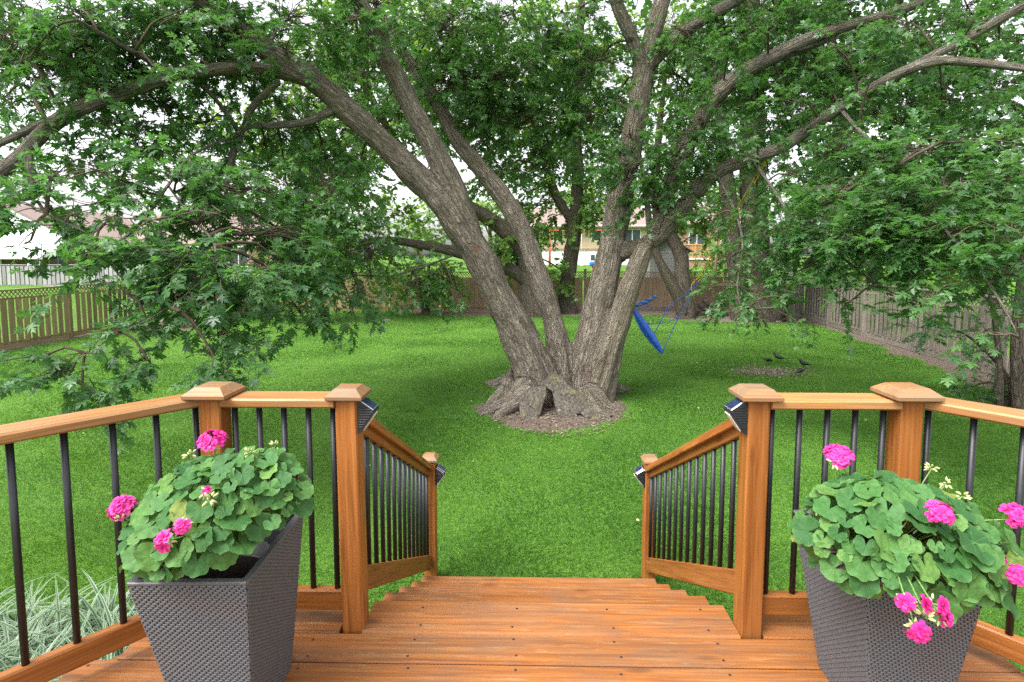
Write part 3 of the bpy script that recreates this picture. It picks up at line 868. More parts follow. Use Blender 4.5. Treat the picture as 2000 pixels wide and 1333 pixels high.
S6 = limb_pts([(1285, 458, 9.15, 44), (1302, 380, 9.3, 44), (1330, 310, 9.3, 40), (1365, 240, 9.2, 38), (1390, 195, 9.1, 40), (1440, 150, 9, 37), (1500, 115, 8.9, 33), (1570, 80, 8.8, 27), (1660, 50, 8.6, 23), (1760, 20, 8.4, 19), (1860, -20, 8.2, 15), (1980, -80, 7.9, 9)], .72)
S6b = limb_pts([(1480, 128, 8.95, 18), (1560, 100, 9.0, 15), (1640, 70, 9.2, 12), (1730, 60, 9.4, 7)])
L1 = limb_pts([(610, 160, 8.25, 40), (540, 140, 8.0, 36), (470, 134, 7.7, 31), (390, 138, 7.4, 30), (310, 155, 7.1, 31), (230, 185, 6.8, 31), (150, 215, 6.5, 32), (90, 255, 6.3, 32), (40, 305, 6.1, 30), (-20, 350, 5.9, 28), (-90, 400, 5.7, 22), (-180, 440, 5.5, 14)], .68)
L1b = limb_pts([(58, 275, 6.2, 22), (55, 310, 6.12, 19), (62, 345, 6.1, 18), (69, 375, 6.1, 20), (45, 386, 6.0, 15), (-10, 392, 5.9, 11), (-80, 400, 5.7, 7)])
L1c = limb_pts([(125, 225, 6.45, 16), (60, 252, 6.25, 14), (0, 280, 6.1, 12), (-80, 310, 5.9, 8)])
L1d = limb_pts([(330, 150, 7.15, 14), (290, 120, 6.9, 11), (230, 85, 6.5, 9), (150, 40, 6.0, 6)])
L2 = limb_pts([(650, 215, 8.4, 22), (600, 238, 8.3, 17), (540, 245, 8.15, 15), (480, 247, 8.0, 15), (462, 280, 7.9, 17), (448, 330, 7.7, 12), (440, 390, 7.4, 8)])
L2b = limb_pts([(478, 250, 8.0, 16), (490, 215, 7.95, 16), (515, 185, 7.9, 14), (545, 160, 7.95, 12)])
L2c = limb_pts([(465, 255, 7.95, 12), (430, 205, 7.8, 10), (395, 165, 7.6, 8)])
L3 = limb_pts([(470, 262, 7.95, 10), (380, 300, 7.0, 9), (330, 360, 6.2, 10), (280, 430, 5.6, 10), (215, 480, 5.1, 8), (160, 450, 4.9, 6), (90, 420, 4.8, 4)], .5)
L4 = limb_pts([(330, 365, 6.2, 9), (370, 420, 5.6, 8), (420, 480, 5.2, 8), (400, 540, 4.9, 7), (330, 600, 4.7, 6), (240, 650, 4.6, 5), (165, 690, 4.5, 3)], .5)
R1 = limb_pts([(1640, 212, 8.0, 14), (1700, 280, 7.2, 11), (1760, 350, 6.4, 10), (1830, 430, 5.7, 9), (1900, 510, 5.2, 8), (1960, 600, 4.8, 6), (1990, 660, 4.6, 3)], .5)
R2 = limb_pts([(1470, 310, 8.6, 14), (1510, 370, 7.9, 11), (1560, 440, 7.2, 9), (1640, 500, 6.6, 8), (1720, 560, 6.2, 6), (1790, 590, 6.0, 3)], .5)
R3 = limb_pts([(1400, 340, 8.8, 12), (1430, 400, 8.2, 9), (1450, 470, 7.6, 7), (1440, 560, 7.1, 5), (1450, 610, 7.0, 3)], .5)
C1 = limb_pts([(884, 500, 9.0, 8), (830, 520, 8.6, 8), (760, 540, 8.2, 7), (690, 540, 7.9, 5), (640, 570, 7.8, 3)], .5)

maple = thing('maple_tree', 'huge old multi-stemmed maple with leaning trunks in the lawn', 'tree', (.6, 9.2, 0))

def make_trunk():
    stems = [np.vstack([S1[:5], S1a[1:]]), S1b, S2, S3, S4, S5[:6], S6[:6], S3b[:3], S3c[:3], L1[:4]]
    Vs, Ts, n = [], [], 0
    axis = []
    for k, s in enumerate(stems):
        V, T, *_ = tube(s, 26, .08)
        Vs.append(V); Ts.append(T + n); n += len(V)
        c = catmull(s, .06)
        L = np.concatenate([[0], np.cumsum(np.linalg.norm(np.diff(c[:, :3], axis=0), axis=1))])
        axis.append(np.column_stack([c, L, np.full(len(c), k)]))
    def root(pts, ax=True):
        nonlocal n
        p = np.array(pts, float)
        V, T, *_ = tube(p, 14, .06)
        Vs.append(V); Ts.append(T + n); n += len(V)
        c = catmull(p, .05); L = np.concatenate([[0], np.cumsum(np.linalg.norm(np.diff(c[:, :3], axis=0), axis=1))])
        axis.append(np.column_stack([c, L, np.full(len(c), 20 + len(axis))]))
    def R_(data): return limb_pts(data)
    root(R_([(1035, 755, 8.9, 66), (1005, 782, 8.6, 44), (972, 797, 8.4, 32), (945, 810, 8.25, 20), (930, 820, 8.15, 8)]))
    root(R_([(1040, 770, 8.6, 50), (1010, 790, 8.35, 36), (980, 808, 8.15, 26), (960, 826, 8.0, 18), (952, 834, 7.95, 8)]))
    root(R_([(1000, 755, 8.95, 40), (985, 765, 8.8, 34), (960, 786, 8.65, 22), (946, 800, 8.5, 8)]))
    root(R_([(990, 740, 8.95, 24), (987, 765, 8.75, 20), (982, 785, 8.6, 12)]))
    root(R_([(1150, 772, 8.8, 66), (1180, 795, 8.6, 40), (1200, 804, 8.5, 26), (1216, 814, 8.4, 10)]))
    root(R_([(1130, 775, 8.5, 60), (1155, 800, 8.2, 40), (1180, 815, 8.0, 22), (1200, 826, 7.95, 8)]))
    root([(1.2, 9.3, .30, .26), (1.6, 9.6, .08, .15), (2.0, 9.9, -.05, .08)])
    root([(.0, 9.5, .30, .26), (-.35, 9.9, .08, .15), (-.7, 10.3, -.05, .08)])
    me = mesh_np('raw', np.vstack(Vs), np.vstack(Ts), True)
    tmp = bpy.data.objects.new('raw', me)
    COL.objects.link(tmp)
    md = tmp.modifiers.new('r', 'REMESH'); md.mode = 'VOXEL'; md.voxel_size = .027; md.use_smooth_shade = True
    ms = tmp.modifiers.new('s', 'SMOOTH'); ms.factor = .5; ms.iterations = 8
    dg = bpy.context.evaluated_depsgraph_get()
    me2 = bpy.data.meshes.new_from_object(tmp.evaluated_get(dg))
    bpy.data.objects.remove(tmp); bpy.data.meshes.remove(me)
    nv = len(me2.vertices)
    V = np.empty(nv * 3, np.float32); me2.vertices.foreach_get('co', V); V = V.reshape(-1, 3).astype(float)
    N = np.empty(nv * 3, np.float32); me2.vertices.foreach_get('normal', N); N = N.reshape(-1, 3).astype(float)
    A = np.vstack(axis)
    tan = nrm(np.gradient(A[:, :3], axis=0))
    best = np.empty(nv, int)
    for i in range(0, nv, 4000):
        d = np.linalg.norm(V[i:i + 4000, None] - A[None, :, :3], axis=2) / (A[None, :, 3] + .02)
        best[i:i + 4000] = d.argmin(1)
    a = A[best]; t = tan[best]
    rel = V - a[:, :3]
    u = nrm(np.cross(t, np.array([[0.13, .96, .1]]))); w = np.cross(t, u)
    th = np.arctan2((rel * w).sum(1), (rel * u).sum(1))
    s = a[:, 4] + (rel * t).sum(1)
    bk = np.stack([np.cos(th) * a[:, 3] + a[:, 5] * 3.3, np.sin(th) * a[:, 3], s], 1)
    q = bk * np.array([8, 8, 1.5])
    disp = .030 * fbm(q, 3) + .048 * fbm(V * 2.2 + 5, 2)
    disp *= np.clip(a[:, 3] / .35, .25, 1)
    # buttress flutes near the ground
    fl = sstep(1.6, .2, V[:, 2]) * (a[:, 5] < 19)
    disp += fl * .028 * np.sin(th * 7 + s * .8)
    cut = np.zeros(nv)
    V2 = V + N * (disp * (1 - .6 * cut))[:, None]
    me2.vertices.foreach_set('co', V2.astype(np.float32).ravel())
    # bare wood on the broken stem and the scar on the leaning one
    k = a[:, 5]
    pale = np.where(k == 4, sstep(-.2, .7, fbm(np.stack([np.cos(th) * 2, np.sin(th) * 2, s * .4], 1), 2) + .45), 0.0) * (V[:, 2] > .25)
    scar = np.zeros(nv)
    for p0, p1, rad in ((P(886, 372, 8.5), P(896, 402, 8.5), .045), (P(897, 405, 8.5), P(903, 428, 8.5), .03), (P(934, 486, 8.55), P(936, 492, 8.55), .018)):
        p0, p1 = np.array(p0), np.array(p1); ab = p1 - p0
        tt = np.clip(((V - p0) @ ab) / (ab @ ab), 0, 1)
        dd = np.linalg.norm(V - p0 - tt[:, None] * ab, axis=1)
        dd = np.hypot(dd, 0)
        scar = np.maximum(scar, 1 - sstep(rad * .6, rad * 2.2, dd - .12))
    for nm, typ, arr in (('bark', 'FLOAT_VECTOR', bk), ('pale', 'FLOAT', pale), ('cut', 'FLOAT', cut), ('scar', 'FLOAT', scar)):
        at = me2.attributes.new(nm, typ, 'POINT')
        at.data.foreach_set('vector' if typ == 'FLOAT_VECTOR' else 'value', arr.astype(np.float32).ravel())
    me2.materials.clear(); me2.materials.append(M_bark)
    me2.polygons.foreach_set('use_smooth', [True] * len(me2.polygons))
    me2.update()
    o = obj('trunk', me2, maple)
    o['label'] = 'grey brown furrowed trunk with leaning stems and rotten cut roots'
make_trunk()
def cut_wood():
    t = NT('rotten_cut_wood')
    v = t.coord()
    n = t.noise(t.mapping(v, (34, 34, 9), (.25, .5, 0)), 1.0, 6, .72, .6)
    c = t.ramp(n, [(.34, (.022, .019, .016)), (.48, (.075, .066, .054)), (.64, (.155, .138, .112))])
    c = t.mix(t.math('MULTIPLY', t.ramp(t.noise(v, 4.5, 4, .65), [(.56, (0, 0, 0)), (.66, (1, 1, 1))]), .75), c, (.17, .155, .045))
    c = t.mix(t.ramp(t.noise(t.mapping(v, (1, 1, 1), loc=(3, 3, 3)), 7, 3, .6), [(.68, (0, 0, 0)), (.74, (1, 1, 1))]), c, (.36, .34, .30))
    return t.done(t.pbsdf(c, .9, .12, t.bump(t.math('ADD', n, t.noise(t.mapping(v, (50, 50, 8)), 1.0, 4)), .5, .015)))
M_cut = cut_wood()
def slab(name, label, front, depth, rough=.010, back=(0, 0, 0)):
    bm = bmesh.new()
    for f in front:
        p = P(*f[:3])
        bm.verts.new(p); bm.verts.new(p + Vector((back[0], depth, back[2] - .03)))
    bmesh.ops.convex_hull(bm, input=bm.verts)
    bmesh.ops.triangulate(bm, faces=bm.faces)
    for _ in range(5):
        ed = [e for e in bm.edges if e.calc_length() > .07]
        if not ed: break
        bmesh.ops.subdivide_edges(bm, edges=ed, cuts=1)
        bmesh.ops.triangulate(bm, faces=bm.faces)
    bm.normal_update()
    C = np.array([v.co[:] for v in bm.verts]); D = fbm(C * 7, 3) * rough
    for v, d in zip(bm.verts, D): v.co += v.normal * float(d)
    me = bpy.data.meshes.new(name); bm.to_mesh(me); bm.free()
    me.materials.append(M_cut)
    o = obj(name, me, maple)
    if label: o['label'] = label
slab('root_slab', 'flat upright cut root face left of the hollow', [(1020, 772, 8.2), (1032, 762, 8.24), (1066, 756, 8.24), (1066, 772, 8.16), (1057, 805, 8.0), (1046, 823, 7.9), (1030, 829, 7.86), (1016, 817, 7.92), (1014, 792, 8.08)], .26)
slab('root_slab', 'broad grey slanting slab over the hollow', [(1062, 752, 8.36), (1080, 739, 8.4), (1100, 741, 8.38), (1114, 757, 8.3), (1096, 775, 8.22), (1078, 764, 8.28)], .45)
slab('root_slab', 'lichen patched cut root right of the hollow', [(1078, 763, 8.3), (1112, 755, 8.3), (1136, 777, 8.22), (1168, 793, 8.18), (1132, 808, 8.04), (1102, 813, 8.0), (1088, 813, 8.0), (1083, 792, 8.14)], .34)
slab('root_splinter', None, [(1098, 806, 8.04), (1126, 809, 8.0), (1140, 834, 7.84), (1122, 833, 7.86), (1104, 826, 7.9)], .07, .012)
slab('root_splinter', None, [(1128, 802, 8.06), (1150, 799, 8.04), (1182, 816, 7.92), (1203, 826, 7.84), (1172, 826, 7.88), (1148, 820, 7.92)], .07, .012)
slab('root_splinter', None, [(1088, 812, 8.0), (1103, 818, 7.96), (1120, 838, 7.8), (1104, 835, 7.84), (1094, 826, 7.9)], .07, .012)
slab('root_splinter', None, [(1148, 795, 8.14), (1176, 799, 8.14), (1196, 809, 8.06), (1190, 816, 8.0), (1160, 811, 8.02)], .12, .02)
slab('root_splinter', None, [(975, 768, 8.7), (987, 757, 8.72), (990, 776, 8.62), (965, 796, 8.45), (948, 812, 8.3), (940, 812, 8.3), (948, 794, 8.46)], .10, .02)
LIMBS = [S1a, S1b, S3, S3b, S3c, S5, S5b, S6, S6b, L1, L1b, L1c, L1d, L2, L2b, L2c, L3, L4, R1, R2, R3, C1, S2]
for l_ in (S5[4:], S5b, S6[4:], S6b, S3b[1:], S3c[1:], L1[2:], L1b, L1c, L1d, L2, L2b, L2c, L3, L4, R1, R2, R3, C1):
    bark_tubes([l_], 'limb', M_bark_grey, maple, 12, .09, .10)
LP = np.vstack([catmull(l, .2)[:, :3] for l in LIMBS])

def blobs(data, leaves, twigs, limbs, tm, size, **kw):
    for q in data:
        px, py, Y, rx, ry, ry_m, cover = q[:7]
        ex = dict(kw)
        cover *= ex.pop('mult', 1.0)
        if len(q) > 7: ex.update(q[7])
        s = Y / F_PX
        c = P(px, py, Y)
        foliage_blob(leaves, twigs, c, (rx * s, ry_m, ry * s), cover, ex.pop('size', size), ex.pop('tm', tm), limbs, **ex)

crown, twigs = Bag(), Bag()
near = [  # left-hand branches hanging in front
    (60, 40, 6.2, 130, 80, .8, 2.0), (190, 60, 6.4, 140, 80, .9, 2.2), (330, 60, 7.0, 120, 80, .9, 2.2), (450, 20, 7.4, 100, 60, .9, 2.0),
    (40, 150, 5.8, 90, 60, .7, 1.5), (130, 150, 6.0, 100, 60, .8, 2.0), (260, 120, 6.6, 110, 60, .8, 1.7), (400, 110, 7.2, 90, 60, .9, 1.6), (480, 110, 7.4, 80, 60, .9, 1.8), (430, 60, 7.2, 70, 45, .6, 2.0),
    (240, 200, 6.3, 80, 30, .5, 1.6), (150, 290, 5.7, 120, 40, .7, 1.0), (260, 270, 6.1, 110, 50, .7, 1.7), (400, 240, 7.0, 90, 60, .8, 1.4), (520, 290, 7.6, 90, 60, .8, 1.6), (330, 230, 6.6, 90, 40, .7, 1.2),
    (110, 340, 5.3, 120, 40, .6, 1.0), (230, 350, 5.6, 110, 45, .6, 1.5), (350, 340, 6.0, 110, 45, .7, 1.7), (460, 370, 6.4, 100, 50, .7, 2.0), (570, 400, 7.0, 90, 60, .8, 2.2), (640, 380, 7.6, 70, 80, .8, 1.3),
    (60, 400, 5.0, 80, 25, .4, 1.6), (140, 420, 4.9, 70, 25, .4, 1.2), (60, 470, 4.9, 60, 16, .3, .7), (200, 440, 5.0, 80, 30, .4, .9), (300, 430, 5.2, 100, 45, .5, 2.3), (400, 430, 5.4, 110, 60, .6, 3.0), (500, 460, 5.7, 110, 60, .6, 3.0), (590, 480, 6.6, 80, 60, .7, 2.6),
    (290, 500, 4.9, 80, 40, .4, 2.0), (380, 510, 5.0, 110, 55, .5, 3.2), (480, 530, 5.2, 110, 50, .5, 3.0), (570, 530, 6.0, 70, 50, .6, 2.2), (230, 535, 4.8, 60, 20, .3, 1.4), (150, 560, 4.8, 50, 12, .3, 1.0), (260, 580, 4.8, 80, 20, .3, 1.1), (360, 580, 4.9, 80, 28, .35, 2.4), (440, 580, 5.0, 70, 26, .35, 2.0),
    (420, 610, 4.8, 40, 20, .2, 1.4), (225, 655, 4.55, 42, 14, .15, 2.6), (175, 690, 4.5, 44, 16, .15, 2.8), (90, 695, 4.5, 38, 8, .1, 2.2), (135, 735, 4.45, 50, 24, .2, 3.0), (160, 770, 4.45, 24, 10, .1, 1.5), (290, 705, 4.6, 14, 8, .1, 2.0), (455, 680, 4.6, 38, 16, .15, 2.6), (425, 710, 4.55, 28, 14, .15, 2.8), (435, 645, 4.6, 30, 14, .15, 1.5), (395, 660, 4.6, 14, 8, .1, 1.5),
    (605, 640, 6.2, 26, 28, .2, 2.4), (640, 570, 6.6, 50, 45, .4, 1.3), (700, 560, 7.4, 60, 45, .5, 1.2), (720, 500, 8.0, 80, 50, .6, 1.7), (690, 610, 7.4, 20, 22, .2, 1.2), (800, 560, 8.6, 60, 30, .4, 1.7), (820, 590, 8.5, 30, 25, .3, 1.6), (890, 570, 8.8, 30, 16, .2, 1.6), (800, 500, 9.0, 60, 30, .5, 1.2), (660, 440, 8.0, 60, 40, .6, 1.4)]
near = [(q[0], q[1], q[2] + (.9 if q[1] < 310 else 0.0), *q[3:]) for q in near]
near += [(30, 60, 7.4, 80, 70, .8, 1.5), (10, 190, 7.2, 60, 50, .6, 1.4), (60, 300, 6.8, 80, 40, .6, 1.0), (20, 340, 6.4, 60, 30, .5, 1.0), (110, 440, 5.4, 70, 24, .4, 1.2), (180, 400, 5.8, 60, 26, .4, 1.4), (330, 30, 6.8, 90, 36, .5, 1.4), (150, 20, 6.4, 110, 40, .5, 1.4), (60, 110, 6.0, 60, 30, .4, 1.0), (350, 150, 6.8, 40, 12, .2, 1.2), (130, 200, 6.0, 34, 12, .2, 1.2)]
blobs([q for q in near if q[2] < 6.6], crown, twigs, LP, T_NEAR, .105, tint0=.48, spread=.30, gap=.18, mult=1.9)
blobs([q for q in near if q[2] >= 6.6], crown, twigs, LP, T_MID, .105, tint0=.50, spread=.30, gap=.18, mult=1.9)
right = [
    (1330, 60, 9.3, 70, 50, .7, 1.2), (1420, 70, 9.0, 80, 50, .8, 1.8), (1520, 40, 8.8, 90, 50, .8, 2.0), (1640, 30, 8.6, 90, 40, .8, 1.8), (1560, 150, 8.7, 90, 40, .8, 2.3), (1660, 130, 8.3, 90, 50, .8, 2.0), (1780, 80, 7.8, 90, 50, .8, 1.6), (1900, 30, 7.4, 90, 40, .8, 1.6), (1950, 90, 7.0, 80, 40, .8, 1.2),
    (1240, 330, 9.0, 60, 50, .5, 1.6), (1320, 300, 8.9, 70, 60, .6, 2.2), (1280, 400, 8.9, 60, 36, .5, 1.5), (1370, 240, 8.8, 50, 50, .5, 2.0), (1230, 260, 9.3, 50, 30, .5, 1.2), (1180, 380, 9.6, 30, 30, .4, .9),
    (1480, 200, 8.6, 70, 40, .6, 1.8), (1540, 220, 8.3, 90, 40, .7, 2.2), (1620, 200, 8.0, 80, 40, .7, 1.8), (1440, 290, 8.6, 70, 40, .6, 1.2), (1540, 340, 7.9, 70, 40, .6, 1.5), (1640, 290, 7.4, 80, 40, .6, 2.0), (1730, 230, 7.4, 90, 40, .7, 1.8), (1840, 190, 7.0, 90, 40, .7, 1.3), (1940, 180, 6.8, 80, 40, .7, 1.2),
    (1740, 320, 6.8, 90, 40, .6, 2.2), (1830, 290, 6.5, 90, 40, .6, 2.0), (1930, 280, 6.2, 80, 40, .6, 1.5), (1660, 370, 6.9, 90, 40, .6, 2.6), (1760, 390, 6.3, 100, 40, .6, 3.0), (1860, 370, 6.0, 100, 45, .6, 2.8), (1960, 360, 5.7, 80, 45, .6, 2.6),
    (1400, 420, 8.2, 40, 30, .4, 1.0), (1450, 400, 8.0, 50, 35, .4, 1.4), (1520, 450, 7.3, 60, 35, .5, 2.0), (1600, 450, 6.8, 80, 40, .5, 2.8), (1700, 460, 6.3, 100, 40, .5, 3.2), (1800, 450, 5.9, 100, 45, .5, 3.2), (1900, 450, 5.5, 100, 50, .5, 3.2), (1985, 450, 5.2, 70, 50, .5, 3.0),
    (1430, 500, 7.6, 40, 30, .4, 1.3), (1480, 520, 7.4, 70, 30, .4, 2.2), (1570, 525, 6.9, 70, 26, .4, 2.0), (1680, 520, 6.4, 90, 26, .4, 2.2), (1790, 522, 5.8, 90, 30, .4, 2.4), (1890, 530, 5.3, 80, 34, .4, 2.4), (1970, 540, 5.0, 70, 45, .4, 2.8),
    (1440, 560, 7.2, 60, 26, .35, 1.8), (1460, 605, 7.0, 45, 16, .2, 2.4), (1530, 580, 6.9, 50, 18, .25, 1.6), (1560, 630, 6.8, 26, 12, .15, 1.6), (1660, 590, 6.3, 40, 10, .2, 1.0), (1800, 605, 5.7, 40, 14, .25, 1.6), (1960, 610, 4.8, 50, 26, .2, 1.8), (1960, 655, 4.6, 40, 18, .15, 2.0)]
right = [(q[0], q[1], q[2] + (.7 if q[1] < 240 and q[0] > 1380 else 0.0), *q[3:]) for q in right]
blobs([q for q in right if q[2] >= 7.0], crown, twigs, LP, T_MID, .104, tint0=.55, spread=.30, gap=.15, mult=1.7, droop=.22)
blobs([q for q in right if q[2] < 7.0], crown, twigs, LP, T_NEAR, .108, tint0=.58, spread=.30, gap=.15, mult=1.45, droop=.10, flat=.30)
upper = [(840, 200, 11.5, 80, 70, 1.0, 1.4), (720, 260, 11.0, 60, 60, .8, 1.0), (1500, 330, 10.5, 60, 50, .8, 1.2), (1480, 420, 10.0, 40, 40, .6, .9), (1180, 320, 11.5, 40, 50, .7, 1.2), (1400, 260, 11.5, 70, 60, 1.0, 1.2), (1340, 400, 11.5, 50, 30, .8, .8), (700, 150, 10.5, 80, 70, 1.0, 1.6), (520, 180, 9.5, 90, 60, 1.0, 1.4), (20, 90, 6.2, 60, 70, .8, 1.2), (560, 360, 9.0, 80, 50, .8, 1.4), (700, 330, 10.0, 60, 60, .8, 1.0), (1200, 200, 11, 50, 60, .8, 1.2), (1450, 20, 11, 90, 60, 1, 1.2),   # over the lawn, behind and between the stems
    (560, 40, 8.4, 90, 60, 1.0, 1.6), (640, 60, 8.8, 90, 60, 1.0, 2.0), (600, 250, 9.2, 80, 70, 1.0, 1.6), (640, 320, 9.6, 80, 50, 1.0, 1.5), (860, 60, 9.8, 100, 70, 1.0, 2.0), (960, 40, 10.2, 100, 60, 1.0, 1.8), (880, 160, 10.2, 90, 60, 1.0, 2.2), (980, 150, 10.6, 90, 60, 1.0, 2.2), (940, 240, 10.6, 80, 60, .9, 2.4), (1040, 230, 10.8, 90, 60, .9, 2.4), (1080, 90, 10.8, 90, 60, 1.0, 1.9), (1160, 130, 10.6, 80, 60, 1.0, 2.0), (1140, 30, 10.4, 80, 50, 1.0, 1.6), (1130, 230, 10.8, 80, 60, .9, 1.8), (1330, 170, 10.2, 60, 60, .8, 1.0), (740, 10, 9.0, 80, 60, .8, 1.5), (980, 330, 10.8, 70, 40, .8, 1.6), (1060, 330, 11.0, 70, 40, .8, 1.4), (1420, 180, 10.2, 50, 70, .8, .9)]
blobs(upper, crown, twigs, LP, T_MID, .108, tint0=.78, spread=.30, gap=.12, mult=1.6)  # raised tint puts light into the leaf colour where the crown shades itself
blobs([(400, 125, 6.9, 60, 24, .3, 1.6), (560, 90, 7.6, 60, 30, .3, 1.8), (470, 60, 7.3, 50, 26, .3, 1.8), (690, 40, 8.2, 50, 40, .3, 1.6), (640, 110, 8.0, 40, 24, .3, 1.4), (300, 130, 6.6, 40, 16, .3, 1.2), (200, 195, 6.2, 26, 12, .2, 1.6), (1240, 290, 9.1, 40, 26, .3, 1.8), (1290, 350, 8.8, 50, 36, .3, 1.8), (1220, 200, 9.3, 30, 22, .3, 1.4), (1350, 360, 8.6, 40, 26, .3, 1.5), (1560, 200, 7.8, 60, 20, .3, 1.5), (1640, 260, 7.4, 50, 20, .3, 1.5), (1420, 120, 8.5, 40, 24, .3, 1.3), (1500, 60, 8.2, 60, 26, .3, 1.4), (1640, 100, 7.6, 70, 26, .3, 1.6), (1760, 40, 7.6, 70, 26, .3, 1.5), (1700, 160, 7.2, 50, 20, .3, 1.4), (1890, 60, 6.8, 60, 26, .3, 1.3), (1340, 60, 8.9, 50, 26, .3, 1.4), (1480, 260, 8.0, 50, 24, .3, 1.4), (760, 60, 8.3, 40, 30, .3, 1.3)], crown, twigs, LP, T_NEAR, .105, tint0=.6, spread=.3, gap=.05, mult=1.3, droop=.2)
# the top of the crown, above the picture
for x, y, z, rx, ry, rz in [(-3, 8.5, 8.0, 2.6, 2.6, 1.0), (1.5, 9.5, 8.6, 3.0, 2.6, 1.0), (5, 8.5, 8.0, 2.6, 2.6, 1.0), (-1, 11.5, 9.0, 2.6, 2.2, 1.0), (3.5, 12, 9.0, 2.6, 2.2, 1.0), (-4.8, 6.4, 7.0, 1.8, 1.4, .7), (6.8, 6.4, 7.0, 1.8, 1.4, .7), (0.8, 6.8, 7.8, 2.2, 1.4, .6)]:
    foliage_blob(crown, twigs, (x, y, z), (rx, ry, rz), 1.0, .18, T_FAR, LP, nleaf=14, tint0=.5)
o = crown.build('crown', M_leaf, maple, True); o['kind'] = 'stuff'
o = twigs.build('twigs', M_bark_twig if 'M_bark_twig' in globals() else plain('twig_bark', (.085, .066, .048), .85, .15, .3, 30), maple); o['kind'] = 'stuff'
M_twig = bpy.data.materials['twig_bark']

# ------------------------------------------------------------------ the trees along the back of the yard
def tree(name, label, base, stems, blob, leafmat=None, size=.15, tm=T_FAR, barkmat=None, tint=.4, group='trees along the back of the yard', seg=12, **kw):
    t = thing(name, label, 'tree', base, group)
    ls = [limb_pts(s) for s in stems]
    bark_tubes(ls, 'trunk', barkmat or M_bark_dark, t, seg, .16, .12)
    lp = np.vstack([catmull(l, .3)[:, :3] for l in ls])
    c, w = Bag(), Bag()
    blobs(blob, c, w, lp, tm, size, tint0=tint, mult=2.3, **kw)
    o = c.build('crown', leafmat or M_leaf_far, t, True); o['kind'] = 'stuff'
    o = w.build('twigs', M_twig, t); o['kind'] = 'stuff'
    return t

tree('shade_tree', 'thick dark double trunk standing right of the hammock near the grey fence', G(1490, 626),
     [[(1482, 634, 20.6, 84), (1478, 560, 20.7, 64), (1472, 400, 20.8, 56), (1468, 200, 21, 50), (1462, 0, 21, 42), (1455, -250, 21, 30)],
      [(1455, 632, 20.6, 60), (1440, 540, 20.6, 40), (1424, 400, 20.6, 36), (1410, 250, 20.5, 30), (1400, 60, 20.4, 24), (1395, -150, 20.3, 16)],
      [(1505, 632, 20.5, 60), (1530, 540, 20.3, 44), (1568, 440, 20.0, 36), (1610, 330, 19.6, 32), (1660, 220, 19.2, 28), (1720, 80, 18.8, 22), (1790, -80, 18.5, 14)]],
     [(1450, 100, 20.5, 110, 80, 2, 1.6), (1550, 60, 20, 110, 80, 2, 1.8), (1650, 120, 19, 120, 80, 2, 2.0), (1760, 160, 18.5, 120, 80, 2, 1.8), (1860, 240, 18, 120, 80, 2, 1.8), (1560, 260, 20, 100, 70, 1.6, 1.8), (1660, 300, 19, 110, 60, 1.6, 2.0), (1780, 340, 18, 110, 60, 1.6, 2.0), (1900, 360, 17, 110, 60, 1.6, 1.8), (1600, 400, 19, 100, 60, 1.6, 1.8), (1720, 440, 18, 100, 50, 1.4, 2.0), (1840, 470, 17, 100, 50, 1.4, 2.2), (1940, 480, 15, 90, 50, 1.2, 2.0), (1560, 500, 19.8, 70, 40, 1.2, 1.6), (1360, 130, 20.5, 60, 80, 1.6, 1.0), (1360, 300, 20.5, 50, 50, 1.2, .9), (1900, 60, 18, 130, 70, 2, 1.8), (1960, 160, 17, 110, 70, 2, 1.8), (1660, -60, 19, 180, 60, 2, 1.6)],
     M_leaf, .19, tint=.35, gap=.25)
tree('shade_tree', 'dark leaning trunk behind the maple with a low limb reaching left', G(1040, 618),
     [[(1052, 628, 22, 90), (1040, 570, 22, 62), (1022, 500, 22, 48), (985, 450, 21.8, 38), (930, 412, 21.5, 32), (860, 370, 21.2, 26), (790, 300, 21, 20), (730, 200, 20.8, 14), (690, 80, 20.6, 8)],
      [(1040, 560, 22, 36), (985, 520, 21.6, 30), (900, 495, 21.2, 26), (820, 478, 20.8, 22), (740, 470, 20.4, 17), (650, 490, 20, 11), (590, 520, 19.8, 6)]],
     [(700, 80, 19, 110, 80, 1.8, 1.5), (760, 220, 19.5, 90, 80, 1.6, 1.6), (800, 360, 20.5, 60, 40, 1.2, .9), (560, 220, 19, 110, 80, 1.8, 1.2), (440, 300, 18.5, 100, 80, 1.8, 1.0), (860, 40, 20.5, 100, 70, 1.6, 1.4), (560, 340, 20, 90, 60, 1.6, 1.5), (660, 350, 20, 90, 70, 1.6, 1.6), (740, 420, 20.5, 80, 40, 1.4, .9), (600, 440, 20, 90, 50, 1.4, 1.8), (680, 500, 20.4, 90, 40, 1.4, 2.0), (560, 500, 20, 80, 40, 1.2, 1.8), (770, 520, 20.6, 60, 24, 1.0, 1.4), (700, 250, 20.5, 90, 60, 1.6, 1.4), (620, 160, 20.5, 120, 80, 1.6, 1.3), (840, 250, 21, 60, 60, 1.4, 1.4), (770, 130, 20.6, 80, 80, 1.6, 1.2), (620, 545, 19.6, 60, 22, .8, 1.6)],
     M_leaf_far, .18, tint=.35, gap=.3)
